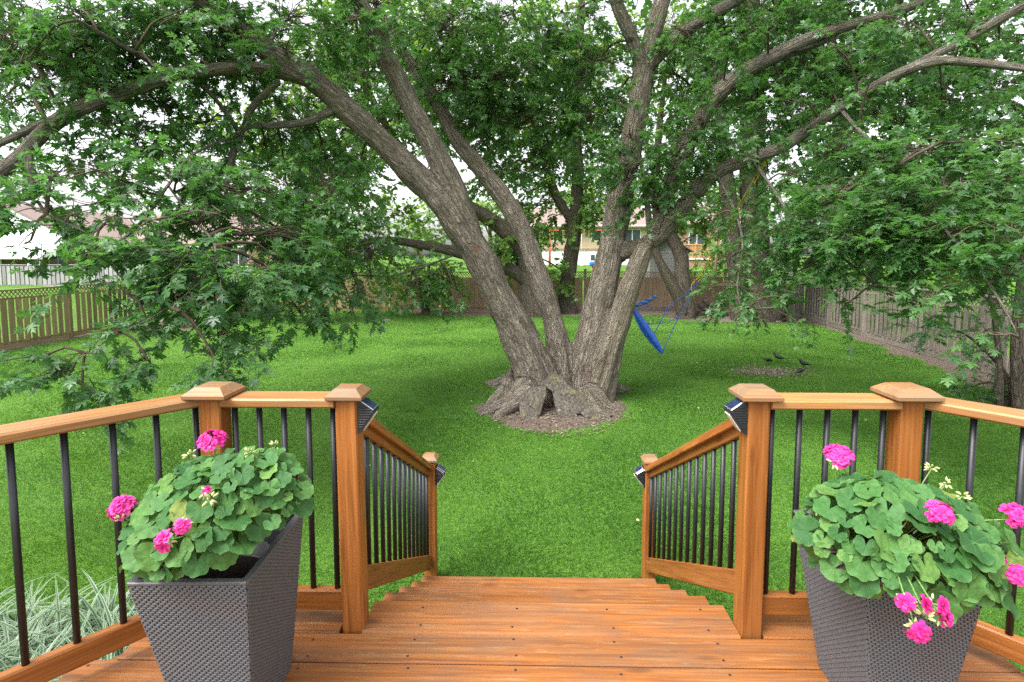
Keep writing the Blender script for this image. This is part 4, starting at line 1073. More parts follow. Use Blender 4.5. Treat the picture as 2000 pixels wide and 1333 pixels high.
tree('shade_tree', 'upright dark trunk seen between the maple stems before the brown fence', G(1118, 612),
     [[(1112, 622, 23, 56), (1106, 580, 23, 40), (1112, 520, 23, 37), (1122, 450, 23, 33), (1128, 350, 23, 30), (1124, 250, 23, 26), (1130, 120, 23, 20), (1140, -60, 23, 12)],
      [(1122, 440, 23, 22), (1085, 380, 22.8, 22), (1062, 310, 22.6, 19), (1040, 220, 22.5, 16), (1035, 100, 22.4, 10)]],
     [(1060, 90, 23, 110, 80, 1.8, 1.6), (1150, 150, 23, 90, 80, 1.8, 1.7), (980, 230, 22.6, 100, 70, 1.6, 1.7), (1090, 250, 22.8, 90, 60, 1.6, 2.0), (1170, 300, 23, 60, 60, 1.4, 1.6), (990, 340, 22.6, 70, 50, 1.2, 1.5), (1080, 390, 22.8, 70, 36, 1.2, 2.2), (1150, 400, 23, 50, 36, 1.2, 2.0), (1060, 450, 22.8, 45, 26, 1.0, 1.8), (1150, 440, 23, 36, 24, .9, 1.4), (1080, 540, 22.8, 36, 30, .8, 1.6), (990, 520, 22, 40, 50, .8, 1.8), (1000, 460, 22.4, 60, 40, 1.0, 1.5), (900, 130, 22.6, 100, 80, 1.6, 1.3)],
     M_leaf_far, .18, tint=.4, gap=.25)
tree('shade_tree', 'curved slender trunk with a crossing stem beside the hammock ropes', G(1345, 624),
     [[(1338, 628, 21.4, 54), (1338, 590, 21.4, 42), (1332, 545, 21.4, 36), (1330, 500, 21.5, 32), (1312, 465, 21.6, 30), (1292, 430, 21.8, 26), (1280, 380, 22, 22), (1285, 280, 22, 16), (1300, 140, 22, 9)],
      [(1336, 615, 21.3, 34), (1322, 575, 21.2, 28), (1300, 535, 21.2, 24), (1282, 495, 21.2, 20), (1270, 450, 21.2, 17), (1262, 380, 21.2, 12), (1250, 300, 21.2, 7)]],
     [(1300, 380, 21.6, 70, 50, 1.2, 1.8), (1350, 420, 21.6, 50, 26, 1.0, 1.9), (1380, 380, 21.6, 50, 50, 1.2, 1.4), (1290, 260, 22, 60, 60, 1.2, 1.2), (1360, 200, 22, 60, 80, 1.4, 1.1), (1400, 460, 21.6, 30, 30, .8, 1.0), (1310, 60, 22, 90, 80, 1.4, 1.2)],
     M_leaf_far, .17, tint=.5, gap=.3)
tree('young_tree', 'low young maple on a bare soil patch before the back fence', G(832, 618),
     [[(832, 622, 22.6, 34), (832, 606, 22.6, 22), (834, 560, 22.6, 13), (838, 520, 22.6, 7)]],
     [(830, 560, 22.4, 40, 26, .8, 2.2), (870, 545, 22.4, 40, 22, .8, 2.0), (790, 550, 22.4, 40, 22, .8, 2.0), (835, 520, 22.4, 50, 18, .8, 1.6)], M_leaf_far, .16, tint=.4, gap=.1)
tree('side_tree', 'thin dark stems of a young tree beside the grey fence at the deck end', G(1990, 800),
     [[(1994, 815, 8.6, 26), (1988, 740, 8.6, 21), (1986, 660, 8.6, 18), (1994, 560, 8.6, 15), (2012, 420, 8.6, 11)],
      [(1950, 806, 8.7, 14), (1952, 720, 8.7, 11), (1945, 640, 8.7, 8), (1930, 560, 8.7, 5)],
      [(1965, 806, 8.8, 12), (1968, 740, 8.8, 9), (1930, 690, 9.0, 6), (1880, 650, 9.2, 4), (1830, 640, 9.3, 3)]],
     [(1900, 690, 9.2, 40, 14, .4, .6), (1850, 655, 9.4, 40, 18, .4, .7), (1940, 640, 9, 40, 24, .4, .6), (1900, 755, 9.6, 60, 16, .4, 1.6), (1960, 760, 9.0, 50, 24, .4, 1.3), (1950, 800, 8.6, 50, 14, .4, 1.4), (1800, 640, 10.5, 20, 26, .4, .6)],
     M_leaf, .085, T_MID, M_bark_dark, .35, gap=.2)

# ------------------------------------------------------------------ fences
def lattice(parent, a, b, z0, z1, mat, pitch=.085, w=.024, off=.0):
    """two layers of diagonal strips clipped to the panel, one joined part (too fine to pick apart)"""
    a, b = np.array(a, float), np.array(b, float)
    L = np.linalg.norm(b - a); d = (b - a) / L
    nrml = np.array([-d[1], d[0]])
    h = z1 - z0
    bag = Bag()
    for layer, sgn in ((0, 1), (1, -1)):
        s = -h
        while s < L + h:
            u0, u1 = (s, s + h) if sgn > 0 else (s + h, s)
            t0, t1 = 0.0, 1.0
            du = u1 - u0
            for lim, side in ((0, 0), (L, 1)):
                if du != 0:
                    tt = (lim - u0) / du
                    if (du > 0) == (side == 0): t0 = max(t0, tt)
                    else: t1 = min(t1, tt)
            if t1 - t0 > .05:
                p = []
                for tt in (t0, t1):
                    u = u0 + du * tt
                    for k in (-1, 1):
                        for o_ in (0, .007):
                            q = a + d * (u + k * w * .7) + nrml * (off + (layer - .5) * .009 + o_)
                            p.append([q[0], q[1], z0 + h * tt])
                V = np.array(p)
                bag.add(V, [[0, 2, 6], [0, 6, 4], [1, 5, 7], [1, 7, 3], [0, 4, 5], [0, 5, 1], [2, 3, 7], [2, 7, 6]])
            s += pitch * 1.4142
    o = bag.build('lattice', mat, parent)
    o['kind'] = 'stuff'

def fence(label, a, b, h, mat, n_post, board_w, pitch, lat=.26, kick=.14, back=True, back_shift=.5, postmat=None, group='garden fences', z=0.0, side=-1, back_w=None, capw=.11, nolat=False):
    """board fence from a to b; side says which side the front boards face"""
    a, b = Vector((*a, 0)), Vector((*b, 0))
    d = (b - a); L = d.length; d.normalize()
    nv = Vector((-d.y, d.x, 0)) * side
    t = thing('board_fence', label, 'fence', (a + b) / 2 + Vector((0, 0, z)), group)
    pm = postmat or mat
    zt = z + h
    for i in range(n_post):
        p = a + d * (L * i / (n_post - 1))
        obj('post', prism_mesh(h + .08, .10, .10, pm, .006), t, frame(p + nv * .02 + Vector((0, 0, z + (h + .08) / 2)), (0, 0, 1), d))
        obj('post_cap', cap_mesh(.07, 0, .012, .5, .04), t, Matrix.Translation(p + nv * .02 + Vector((0, 0, zt + .08))))
    def rail(zc, T, W, o_, nm='rail'):
        seg = L / (n_post - 1)
        for i in range(n_post - 1):
            board(nm, a + d * (seg * i + .05) + nv * o_ + Vector((0, 0, zc)), a + d * (seg * (i + 1) - .05) + nv * o_ + Vector((0, 0, zc)), W, T, mat, t)
    rail(zt - .02, .035, capw, .0, 'cap_rail')
    zb1 = zt - (lat if not nolat else .04)
    if not nolat:
        lattice(t, (a + nv * .0)[:2], (b + nv * .0)[:2], zb1 + .01, zt - .04, mat)
        rail(zb1 - .01, .05, .06, .0)
    rail(z + kick + .02, .06, .04, .0)
    rail(z + kick * .5 + .005, kick, .03, .015, 'kick_board')
    zb0 = z + kick + .01
    n = int(L / pitch)
    hb = zb1 - zb0 - .03
    for i in range(n):
        s = (i + .5) * pitch
        seg = L / (n_post - 1)
        if min(s % seg, seg - s % seg) < .05 + board_w * .4: continue
        p = a + d * s
        jz = rng.uniform(-.012, .008)
        obj('board', prism_mesh(hb, board_w, .018, mat, .003), t, frame(p + nv * (.034 + rng.uniform(0, .003)) + Vector((0, 0, zb0 + hb / 2 + jz)), (0, 0, 1), nv))
        if back:
            p = a + d * (s + pitch * back_shift)
            obj('board', prism_mesh(hb, back_w or board_w, .018, mat, .003), t, frame(p - nv * .036 + Vector((0, 0, zb0 + hb / 2 + jz)), (0, 0, 1), nv))
    return t

fence('tan board fence with bright gaps and lattice top along the open side', (-13.62, 6.0), (-13.57, 18.4), 1.56, M_fence, 6, .145, .215, .24, .13, True, .5, side=-1, back_w=.115)
fence('dark low fence section behind the flower bed shrubs', (-11.1, 18.6), (-10.9, 23.9), 1.45, M_fence_red, 3, .14, .15, .2, .12, False, side=-1)
fence('pale tan rear fence seen below the drooping leaves', (-10.9, 23.95), (-3.6, 24.1), 1.72, M_fence, 4, .17, .178, .26, .10, True, .5, side=-1, back_w=.08)
fence('brown rear fence with lattice top behind the maple and hammock', (-3.55, 24.1), (11.3, 24.9), 1.74, M_fence_red, 8, .17, .178, .28, .12, True, .5, side=-1, back_w=.08)
fence('weathered grey picket fence with diagonal lattice behind the birds', (11.35, 24.0), (9.02, 6.5), 1.62, M_fence_grey, 8, .135, .235, .27, .16, True, .5, side=-1, back_w=.15)
fence('silvery far fence on the rise before the white gabled house', (-26.5, 23.6), (-15.0, 24.6), 1.0, M_fence_silver, 6, .15, .19, .12, .08, True, .5, side=-1, z=1.05, nolat=True, back_w=.12)

# ------------------------------------------------------------------ neighbouring houses
def quad(name, pts, mat, parent, thick=.06, n=None):
    """slab from four corner points, thickened along its normal"""
    p = [Vector(q) for q in pts]
    nn = (p[1] - p[0]).cross(p[3] - p[0]).normalized() * thick
    V = [*p, *[q - nn for q in p]]
    Fc = [(0, 1, 2, 3), (7, 6, 5, 4)] + [(i, i + 4, (i + 1) % 4 + 4, (i + 1) % 4) for i in range(4)]
    return obj(name, mesh_py(name, V, Fc, mat), parent)

def window(parent, x, y, z, w, h, fr=.07):
    f = thing_part('window', parent)
    box('pane', x - w / 2, x + w / 2, y - .02, y + .02, z, z + h, M_glass, f)
    for x0, x1, z0, z1 in ((x - w / 2 - fr, x - w / 2, z - fr, z + h + fr), (x + w / 2, x + w / 2 + fr, z - fr, z + h + fr), (x - w / 2, x + w / 2, z - fr, z), (x - w / 2, x + w / 2, z + h, z + h + fr), (x - .03, x + .03, z, z + h)):
        box('frame', x0, x1, y - .06, y + .015, z0, z1, M_white, f)
    return f

def thing_part(name, parent):
    o = bpy.data.objects.new(name, None); o.empty_display_size = .05
    return link(o, parent, WM[parent.name].copy())

# white gabled bungalow on the left
hx, hy, hz = -31.5, 33.0, 1.1
h = thing('bungalow', 'white gabled bungalow with brown roof beyond the silvery fence', 'house', (hx, hy, hz))
def gable_wall(name, x0, x1, y, z0, z1, zp, mat, parent, th=.2):
    xm = (x0 + x1) / 2
    pr = [(x0, z0), (x1, z0), (x1, z1), (xm, zp), (x0, z1)]
    V = [(a, y, c) for a, c in pr] + [(a, y + th, c) for a, c in pr]
    Fc = [tuple(range(5)), tuple(range(9, 4, -1))] + [(i, 5 + i, 5 + (i + 1) % 5, (i + 1) % 5) for i in range(5)]
    return obj(name, mesh_py(name, V, Fc, mat), parent)
gable_wall('gable_wall', hx - 4.6, hx + 4.6, hy, 3.0, 3.05, 5.3, M_white, h)
for i in range(11):                                      # lapped siding courses
    zz = 3.08 + i * .2; hw = 4.6 * (1 - (zz - 3.0) / 2.3)
    if hw > .3: box('siding_board', hx - hw, hx + hw, hy - .035, hy + .01, zz, zz + .185, M_white, h)
box('wall', hx - 4.5, hx + 4.5, hy + .02, hy + .25, hz - .3, 3.0, M_brick_red, h)
box('side_wall', hx + 4.3, hx + 4.5, hy + .3, hy + 9, hz - .3, 3.0, M_brick_red, h)
roof = quad('roof', [(hx, hy - .4, 5.5), (hx, hy + 9, 5.5), (hx + 5.2, hy + 9, 2.85), (hx + 5.2, hy - .4, 2.85)], M_shingle, h, .12)
quad('roof', [(hx - 5.2, hy - .4, 2.85), (hx - 5.2, hy + 9, 2.85), (hx, hy + 9, 5.5), (hx, hy - .4, 5.5)], M_shingle, h, .12)
quad('barge_board', [(hx, hy - .45, 5.45), (hx + 5.2, hy - .45, 2.80), (hx + 5.2, hy - .45, 2.55), (hx, hy - .45, 5.2)], M_white, h, .05)
quad('awning', [(hx - 4.5, hy - .1, 3.0), (hx + 4.6, hy - .1, 3.0), (hx + 4.6, hy - 3.0, 2.45), (hx - 4.5, hy - 3.0, 2.45)], M_white, h, .08)
box('awning_valance', hx - 4.5, hx + 4.6, hy - 3.06, hy - 3.0, 2.25, 2.45, M_white, h)
for x in (hx - .6, hx + 2.0, hx + 4.4): box('awning_post', x - .05, x + .05, hy - 2.95, hy - 2.85, hz - .2, 2.4, M_white, h)
window(h, hx + 2.9, hy, 1.35, 1.0, 1.2); window(h, hx - 1.2, hy, 1.35, 1.0, 1.2)
# brick wing to the right of it
h2 = thing('brick_house', 'red brick house with pinkish roof beside the white gable', 'house', (-25.5, 38, 1.1))
box('wall', -28.0, -17.5, 38, 38.3, .8, 3.4, M_brick_red, h2)
quad('roof', [(-28.6, 37.5, 3.25), (-17.0, 37.5, 3.25), (-17.6, 41.5, 5.6), (-28.0, 41.5, 5.6)], M_shingle, h2, .12)
box('soffit', -28.4, -17.2, 37.6, 38.0, 3.02, 3.2, M_white, h2)
window(h2, -23.6, 38, 1.7, 1.6, 1.3); window(h2, -20.0, 38, 1.7, 1.3, 1.3)
# laundry on the left
tag(box('towel', -28.9, -28.2, 26.5, 26.54, 1.75, 2.35, M_blue, None), 'blue towel hung above the silvery fence', 'towel')
cl = thing('clothes_line', 'thin line strung between two poles carrying the laundry', 'clothes line', (-28, 26.5, 1.1))
for x in (-31.5, -24.5): obj('pole', cyl_mesh(.04, .04, 1.5, M_white, 10, 'pole'), cl, Matrix.Translation((x, 26.5, 1.0)))
obj('line', cyl_mesh(.008, .008, 7.0, M_white, 6, 'line'), cl, frame((-31.5, 26.5, 2.4), (0, 0, 1), (1, 0, 0)) @ Matrix.Rotation(0, 4, 'X') if False else Matrix.Translation((-31.5, 26.5, 2.4)) @ Matrix.Rotation(R(90), 4, 'Y'))
M_pinkcloth = plain('beige_cloth', (.50, .36, .31), .8, .2, .15, 20)
tag(quad('sheet', [(-27.3, 26.5, 2.4), (-26.3, 26.5, 2.4), (-26.7, 26.55, 1.5), (-27.5, 26.45, 1.6)], M_pinkcloth, None, .02), 'beige sheet hung beside the blue towel', 'sheet')

# tan two-storey house straight behind
hb = thing('tan_house', 'tan brick house with white foundation behind the maple stems', 'house', (6, 48, 1.6))
box('wall', .2, 11.5, 48, 48.3, 3.0, 5.1, M_brick_tan, hb)
box('foundation', .2, 11.5, 48.02, 48.32, 1.3, 3.0, M_white, hb)
box('band', .2, 11.5, 47.9, 48.0, 2.95, 3.08, M_brick_red, hb)
quad('roof', [(-.4, 47.3, 4.95), (12.1, 47.3, 4.95), (11.0, 52, 7.0), (.7, 52, 7.0)], M_shingle, hb, .14)
box('soffit', -.3, 12.0, 47.4, 48.0, 4.95, 5.08, M_white, hb)
window(hb, 2.7, 48, 3.75, 1.6, .95); window(hb, 6.9, 48, 3.75, 1.6, .95); window(hb, 9.6, 48, 3.75, 1.4, .95); window(hb, 6.4, 48.02, 2.0, .8, .5)
hc = thing('brick_house', 'red brick house glimpsed beside the utility pole', 'house', (17.5, 52, 1.6))
box('wall', 14.5, 22, 52, 52.3, 1.3, 5.6, M_brick_red, hc)
quad('roof', [(14.0, 51.4, 5.4), (22.5, 51.4, 5.4), (21.5, 56, 7.6), (15, 56, 7.6)], M_shingle, hc, .14)
window(hc, 16.5, 52, 3.5, 1.4, 1.2); window(hc, 19.5, 52, 3.5, 1.4, 1.2)
# raised deck in orange wood
M_orange = wood('orange_fence_wood', (.42, .20, .08), (.58, .30, .13), (.68, .39, .19), rough=.7)
dk = thing('porch', 'orange wooden porch with railing boards behind the slender trunk', 'porch', (12.5, 40, 1.6))
box('skirt', 10.2, 13.8, 40.0, 40.1, 1.5, 2.15, M_brick_red, dk)
box('floor', 10.1, 13.9, 39.9, 42.0, 2.15, 2.25, M_white, dk)
for i in range(17): box('board', 10.2 + i * .213, 10.2 + i * .213 + .185, 40.0, 40.03, 2.3, 3.2, M_orange, dk)
box('rail', 10.1, 13.9, 39.95, 40.06, 3.2, 3.27, M_orange, dk)
for x in (10.15, 11.35, 12.6, 13.85): box('post', x - .05, x + .05, 39.88, 39.98, 1.6, 3.4, M_orange, dk)
# shed with grey siding
M_siding = plain('grey_siding', (.20, .195, .19), .7, .3, .1, 10)
sh = thing('garden_shed', 'grey sided garden shed with gable roof behind the broken stem', 'shed', (8.6, 29.5, .8))
gable_wall('wall', 6.9, 8.95, 29.5, .6, 2.7, 3.35, M_siding, sh, 2.0)
for i in range(14): box('siding_board', 6.88, 8.97, 29.465, 29.51, .75 + i * .14, .75 + i * .14 + .128, M_siding, sh)
quad('roof', [(7.925, 29.3, 3.42), (7.925, 31.7, 3.42), (9.15, 31.7, 2.62), (9.15, 29.3, 2.62)], M_shingle, sh, .06)
quad('roof', [(6.7, 29.3, 2.62), (6.7, 31.7, 2.62), (7.925, 31.7, 3.42), (7.925, 29.3, 3.42)], M_shingle, sh, .06)
# swing frame, glider, slide
M_redwood = plain('red_painted_wood', (.45, .10, .04), .6, .3, .15, 10)
M_yellow = plain('yellow_plastic', (.75, .32, .03), .5, .4, .1, 10)
sw = thing('swing_set', 'red swing set with hanging rings on the neighbouring lawn', 'swing set', (4.0, 38, 1.6))
for x in (1.9, 6.6):
    for dy in (-.8, .8): obj('leg', cyl_mesh(.05, .05, 2.75, M_redwood, 8, 'leg'), sw, frame((x, 38 + dy, 1.55), (1, 0, 0), (0, -dy * .29, 1)))
obj('top_bar', prism_mesh(4.8, .10, .10, M_redwood), sw, frame((4.25, 38, 4.2), (1, 0, 0)))
for x in (3.7, 4.1): obj('chain', cyl_mesh(.012, .012, 2.2, M_white, 6, 'chain'), sw, Matrix.Translation((x, 38, 1.95)))
def ring_mesh(r, t, mat):
    V, T, *_ = tube(np.array([[r * math.cos(a), 0, r * math.sin(a), t] for a in np.linspace(0, 2 * math.pi, 13)]), 6, .05, False)
    return mesh_np('ring', V, T, True, None, mat)
rm = ring_mesh(.13, .014, M_white)
for x in (3.7, 4.1): obj('ring', rm, sw, Matrix.Translation((x, 38, 1.85)))
gl = thing('toddler_seat', 'blue plastic seat on a red stand on the neighbouring lawn', 'seat', (4.45, 34.5, 1.55))
def lathe(name, prof, mat, n=14):
    V = [(r * math.cos(2 * math.pi * i / n), r * math.sin(2 * math.pi * i / n), z) for r, z in prof for i in range(n)]
    Fc = [(l * n + i, l * n + (i + 1) % n, (l + 1) * n + (i + 1) % n, (l + 1) * n + i) for l in range(len(prof) - 1) for i in range(n)]
    return mesh_py(name, V, Fc, mat, True)
obj('seat_shell', lathe('seat_shell', [(.02, .22), (.15, .22), (.21, .3), (.23, .46), (.20, .50), (.17, .42), (.05, .32), (.0, .32)], M_blue), gl, Matrix.Translation((4.45, 34.5, 1.55)))
obj('stand', lathe('stand', [(.20, 0), (.18, .05), (.05, .09), (.05, .23)], M_redwood), gl, Matrix.Translation((4.45, 34.5, 1.55)))
M_sky_plastic = plain('pale_blue_plastic', (.10, .50, .72), .4, .5, .1, 8)
sd = thing('play_slide', 'pale blue and white plastic slide glimpsed between the stems', 'slide', (7.5, 33, 1.4))
V, T, *_ = tube(np.array([[7.0, 33, 1.55, .22], [7.35, 33, 1.75, .22], [7.7, 33, 2.3, .22], [7.85, 33, 2.55, .22]]), 10, .1)
obj('chute', mesh_np('chute', V, T, True, None, M_sky_plastic), sd)
box('step_tower', 7.8, 8.1, 32.8, 33.2, 1.4, 2.7, M_white, sd)
# utility pole beyond the fence
up_ = thing('utility_pole', 'thin weathered wooden pole beyond the back fence', 'pole', (9.7, 27.5, .2))
obj('shaft', cyl_mesh(.07, .055, 4.4, M_fence_red, 12, 'shaft'), up_, Matrix.Translation((9.72, 27.5, 0)))
obj('brace', prism_mesh(.5, .05, .05, M_fence_red), up_, frame((9.72, 27.43, 3.9), (1, 0, 0)))

# shrubs and trees beyond the fences
def shrub(name, label, px, py, Y, blob, mat, size, tm=T_FAR, tint=.5, group=None, z=None, cat='shrub'):
    base = P(px, py, Y)
    if z is not None: base.z = z
    t = thing(name, label, cat, base, group)
    c, w = Bag(), Bag()
    st = np.array([[base.x, base.y, base.z, .05], [base.x + .1, base.y, base.z + .5, .03], [base.x, base.y, base.z + 1.0, .012]])
    V, T, *_ = tube(st, 6, .2); w.add(V, T)
    blobs(blob, c, w, catmull(st, .2)[:, :3], tm, size, tint0=tint)
    o = c.build('foliage', mat, t, True); o['kind'] = 'stuff'
    w.build('stems', M_twig, t)['kind'] = 'stuff'
    return t
shrub('shrub', 'bright yellow green shrub behind the pale rear fence', 560, 560, 26.5, [(560, 510, 26.5, 40, 30, 1.0, 2.0), (610, 520, 26.5, 40, 24, 1.0, 2.0)], M_leaf_pale, .2, z=.05)
shrub('shrub', 'round bright shrub behind the lattice left of the leaning trunk', 660, 560, 27.5, [(660, 510, 27.5, 40, 26, 1.0, 2.0), (710, 515, 27.5, 30, 20, 1.0, 1.8)], M_leaf_pale, .2, z=.3)
shrub('shrub', 'leafy sunlit shrub showing between the leaning trunk and mid stem', 985, 560, 27, [(985, 500, 27, 34, 30, 1.0, 2.0), (960, 470, 27, 30, 26, .9, 1.6)], M_leaf_far, .2, z=.2, tint=.7)
shrub('shrub', 'dense bright bush beside the utility pole', 1380, 555, 29, [(1375, 505, 29, 26, 26, 1.0, 2.6), (1405, 490, 29, 30, 32, 1.0, 2.6), (1440, 500, 29, 30, 30, 1.0, 2.4)], M_leaf_pale, .17, z=.7, tint=.3)
for lab, px, py, Y, bl in [
    ('leafy shrub in the flower bed against the tan fence', 290, 630, 17.9, [(285, 585, 17.9, 50, 34, .5, 2.6), (250, 560, 17.9, 40, 34, .5, 2.2)]),
    ('tall leafy shrub at the corner of the tan fence', 350, 628, 18.2, [(350, 560, 18.3, 50, 50, .5, 2.4), (330, 510, 18.3, 50, 40, .6, 2.0)]),
    ('low dark shrub at the near end of the dark fence', 395, 635, 18.3, [(390, 610, 18.2, 36, 22, .5, 2.6)])]:
    shrub('flower_bed_shrub', lab, px, py, Y, bl, M_leaf, .13, T_OVAL, .55, 'shrubs in the flower bed', 0)
shrub('hosta', 'pale low hosta clump in the flower bed edge', 270, 642, 17.3, [(268, 634, 17.3, 26, 9, .25, 3.0)], M_leaf_pale, .17, T_OVAL, .35, None, 0, 'plant')
shrub('hosta', 'pale leafy plant beside the dark ball at the fence corner', 552, 606, 23.4, [(556, 590, 23.4, 14, 14, .3, 2.4)], M_leaf_pale, .16, T_OVAL, .5, None, 0, 'plant')

def far_tree(label, x, y, z, r, hgt, mat, tint):
    t = thing('distant_tree', label, 'tree', (x, y, z), 'trees beyond the houses')
    V, T, *_ = tube(np.array([[x, y, z - .2, .3], [x + .2, y, z + hgt * .4, .22], [x, y, z + hgt * .8, .08]]), 8, .6)
    bk = V.copy()
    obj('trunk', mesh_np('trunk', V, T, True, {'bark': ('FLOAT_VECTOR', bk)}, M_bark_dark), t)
    c, w = Bag(), Bag()
    for k in range(7):
        a = rng.uniform(0, 6.28); q = rng.uniform(0, r * .7)
        foliage_blob(c, w, (x + q * math.cos(a), y + q * math.sin(a), z + hgt * rng.uniform(.45, .95)), (r * .55, r * .55, hgt * .2), 1.7, .42, T_FAR, np.array([[x, y, z + hgt * .5]]), tint0=tint, nleaf=12)
    c.build('crown', mat, t, True)['kind'] = 'stuff'
    w.build('twigs', M_twig, t)['kind'] = 'stuff'
for lab, x, y, r, hgt, m, ti in [
    ('pale distant tree above the brown bungalow roof', -30, 55, 4, 6.5, M_leaf_pale, .4),
    ('pale distant tree between the gabled house and the maple', -20, 58, 4, 6.0, M_leaf_pale, .5),
    ('round pale tree over the rear fence left of the leaning trunk', -10, 52, 4, 5.5, M_leaf_pale, .3),
    ('pale tree just left of the tan house roof', -3.5, 56, 3.5, 6.0, M_leaf_pale, .5),
    ('dark distant tree behind the tan house', 8, 66, 5, 10, M_leaf_far, .6),
    ('distant tree behind the red brick house', 24, 64, 5, 9, M_leaf_far, .5),
    ('far tree at the end of the grey fence', 27, 48, 4.5, 8, M_leaf_far, .4),
    ('tree beyond the grey fence past the birds', 19, 30, 3.5, 7, M_leaf_far, .3),
    ('tree beyond the grey fence near the deck', 17, 20, 3.2, 6.5, M_leaf_far, .3)]:
    far_tree(lab, x, y, float(terrain(np.array([x]), np.array([y]))[0]), r, hgt, m, ti)

# ------------------------------------------------------------------ hammock chair
HY = 10.2
ham = thing('hammock_chair', 'bright blue folded hammock chair hanging from yellow rope', 'hammock', P(1280, 690, HY))
def path(pts, r, mat, name, parent, seg=8, step=.05):
    V, T, *_ = tube(np.array(pts), seg, step)
    return obj(name, mesh_np(name, V, T, True, None, mat), parent)
def hp(px, py, r=.0, Y=HY): p = P(px, py, Y); return (p.x, p.y, p.z, r)
path([hp(1236, 601, .03), hp(1246, 619, .062), hp(1259, 641, .085), hp(1273, 661, .080), hp(1286, 679, .055), hp(1294, 690, .022)], 0, M_blue, 'seat_roll', ham, 14, .03)
path([hp(1236, 604, .02, HY - .08), hp(1256, 634, .038, HY - .10), hp(1272, 658, .034, HY - .1), hp(1284, 676, .02, HY - .07)], 0, M_blue, 'seat_fold', ham, 10, .03)
V = []
A_, B_ = P(1233, 598, HY), P(1283, 582, HY + .55)
n = 9; m = 5
for i in range(n):
    f = i / (n - 1)
    for j in range(m):
        g = j / (m - 1)
        w = .02 + .075 * math.sin(f * math.pi * .8 + .3)
        p = A_.lerp(B_, f) + Vector((0, .12 * (g - .5), -w * math.sin(g * math.pi) * .9 + .05 * f))
        V.append(p)
Fc = [(i * m + j, i * m + j + 1, (i + 1) * m + j + 1, (i + 1) * m + j) for i in range(n - 1) for j in range(m - 1)]
t = NT('striped_hammock_cloth')
sep = t.n('SeparateXYZ', {0: t.coord()})
f = t.math('FRACT', t.math('MULTIPLY', t.math('ADD', sep.outputs[2], t.math('MULTIPLY', sep.outputs[0], .2)), 14.0))
c = t.ramp(f, [(.0, (.03, .10, .42)), (.3, (.10, .28, .55)), (.5, (.42, .26, .18)), (.62, (.05, .14, .46)), (1, (.20, .36, .55))], 'CONSTANT')
M_stripe = t.done(t.pbsdf(c, .7, .2))
sling = obj('sling', mesh_py('sling', V, Fc, M_stripe, True), ham)
md = sling.modifiers.new('s', 'SOLIDIFY'); md.thickness = .012
def rope(a, b, r, mat, nm='rope', sag=0.0):
    mid = [(a[i] + b[i]) / 2 for i in range(3)]; mid[2] -= sag
    path([(*a[:3], r), (*mid, r), (*b[:3], r)], 0, mat, nm, ham, 6, .15)
K = hp(1365, 548)
rope(hp(1237, 601), hp(1304, 602), .009, M_rope_blue); rope(hp(1304, 602), hp(1347, 568), .009, M_rope_blue); rope(hp(1347, 568), K, .012, M_rope_blue)
rope(hp(1304, 602), hp(1278, 652), .009, M_rope_blue); rope(hp(1294, 688), hp(1324, 622), .009, M_rope_blue); rope(hp(1324, 622), hp(1352, 573), .009, M_rope_blue); rope(hp(1352, 573), K, .010, M_rope_blue)
rope(hp(1264, 634), hp(1324, 622), .007, M_rope_blue, sag=.03); rope(hp(1240, 606), hp(1270, 596, 0, HY + .4), .007, M_rope_blue)
for q in (hp(1304, 602), hp(1324, 622), hp(1346, 568), hp(1353, 573), hp(1266, 633)):
    path([(q[0] - .025, q[1], q[2] - .02, .015), (q[0], q[1], q[2], .024), (q[0] + .025, q[1], q[2] + .02, .015)], 0, M_rope_blue, 'knot', ham, 8, .02)
for dx in (-.012, .012):
    p0 = hp(1366, 547); p1 = hp(1503, 300, 0, 8.5)
    path([(p0[0] + dx, p0[1], p0[2], .008), ((p0[0] + p1[0]) / 2 + dx * 3, (p0[1] + p1[1]) / 2, (p0[2] + p1[2]) / 2, .008), (p1[0] + dx, p1[1], p1[2], .008)], 0, M_rope_yellow, 'hanging_rope', ham, 6, .1)
path([hp(1352, 572, .008, HY - .03), hp(1350, 560, .010, HY - .03), hp(1358, 548, .012, HY - .03), hp(1369, 541, .013, HY - .03), hp(1364, 552, .008, HY - .03)], 0, M_rope_yellow, 'yellow_knot', ham, 6, .03)

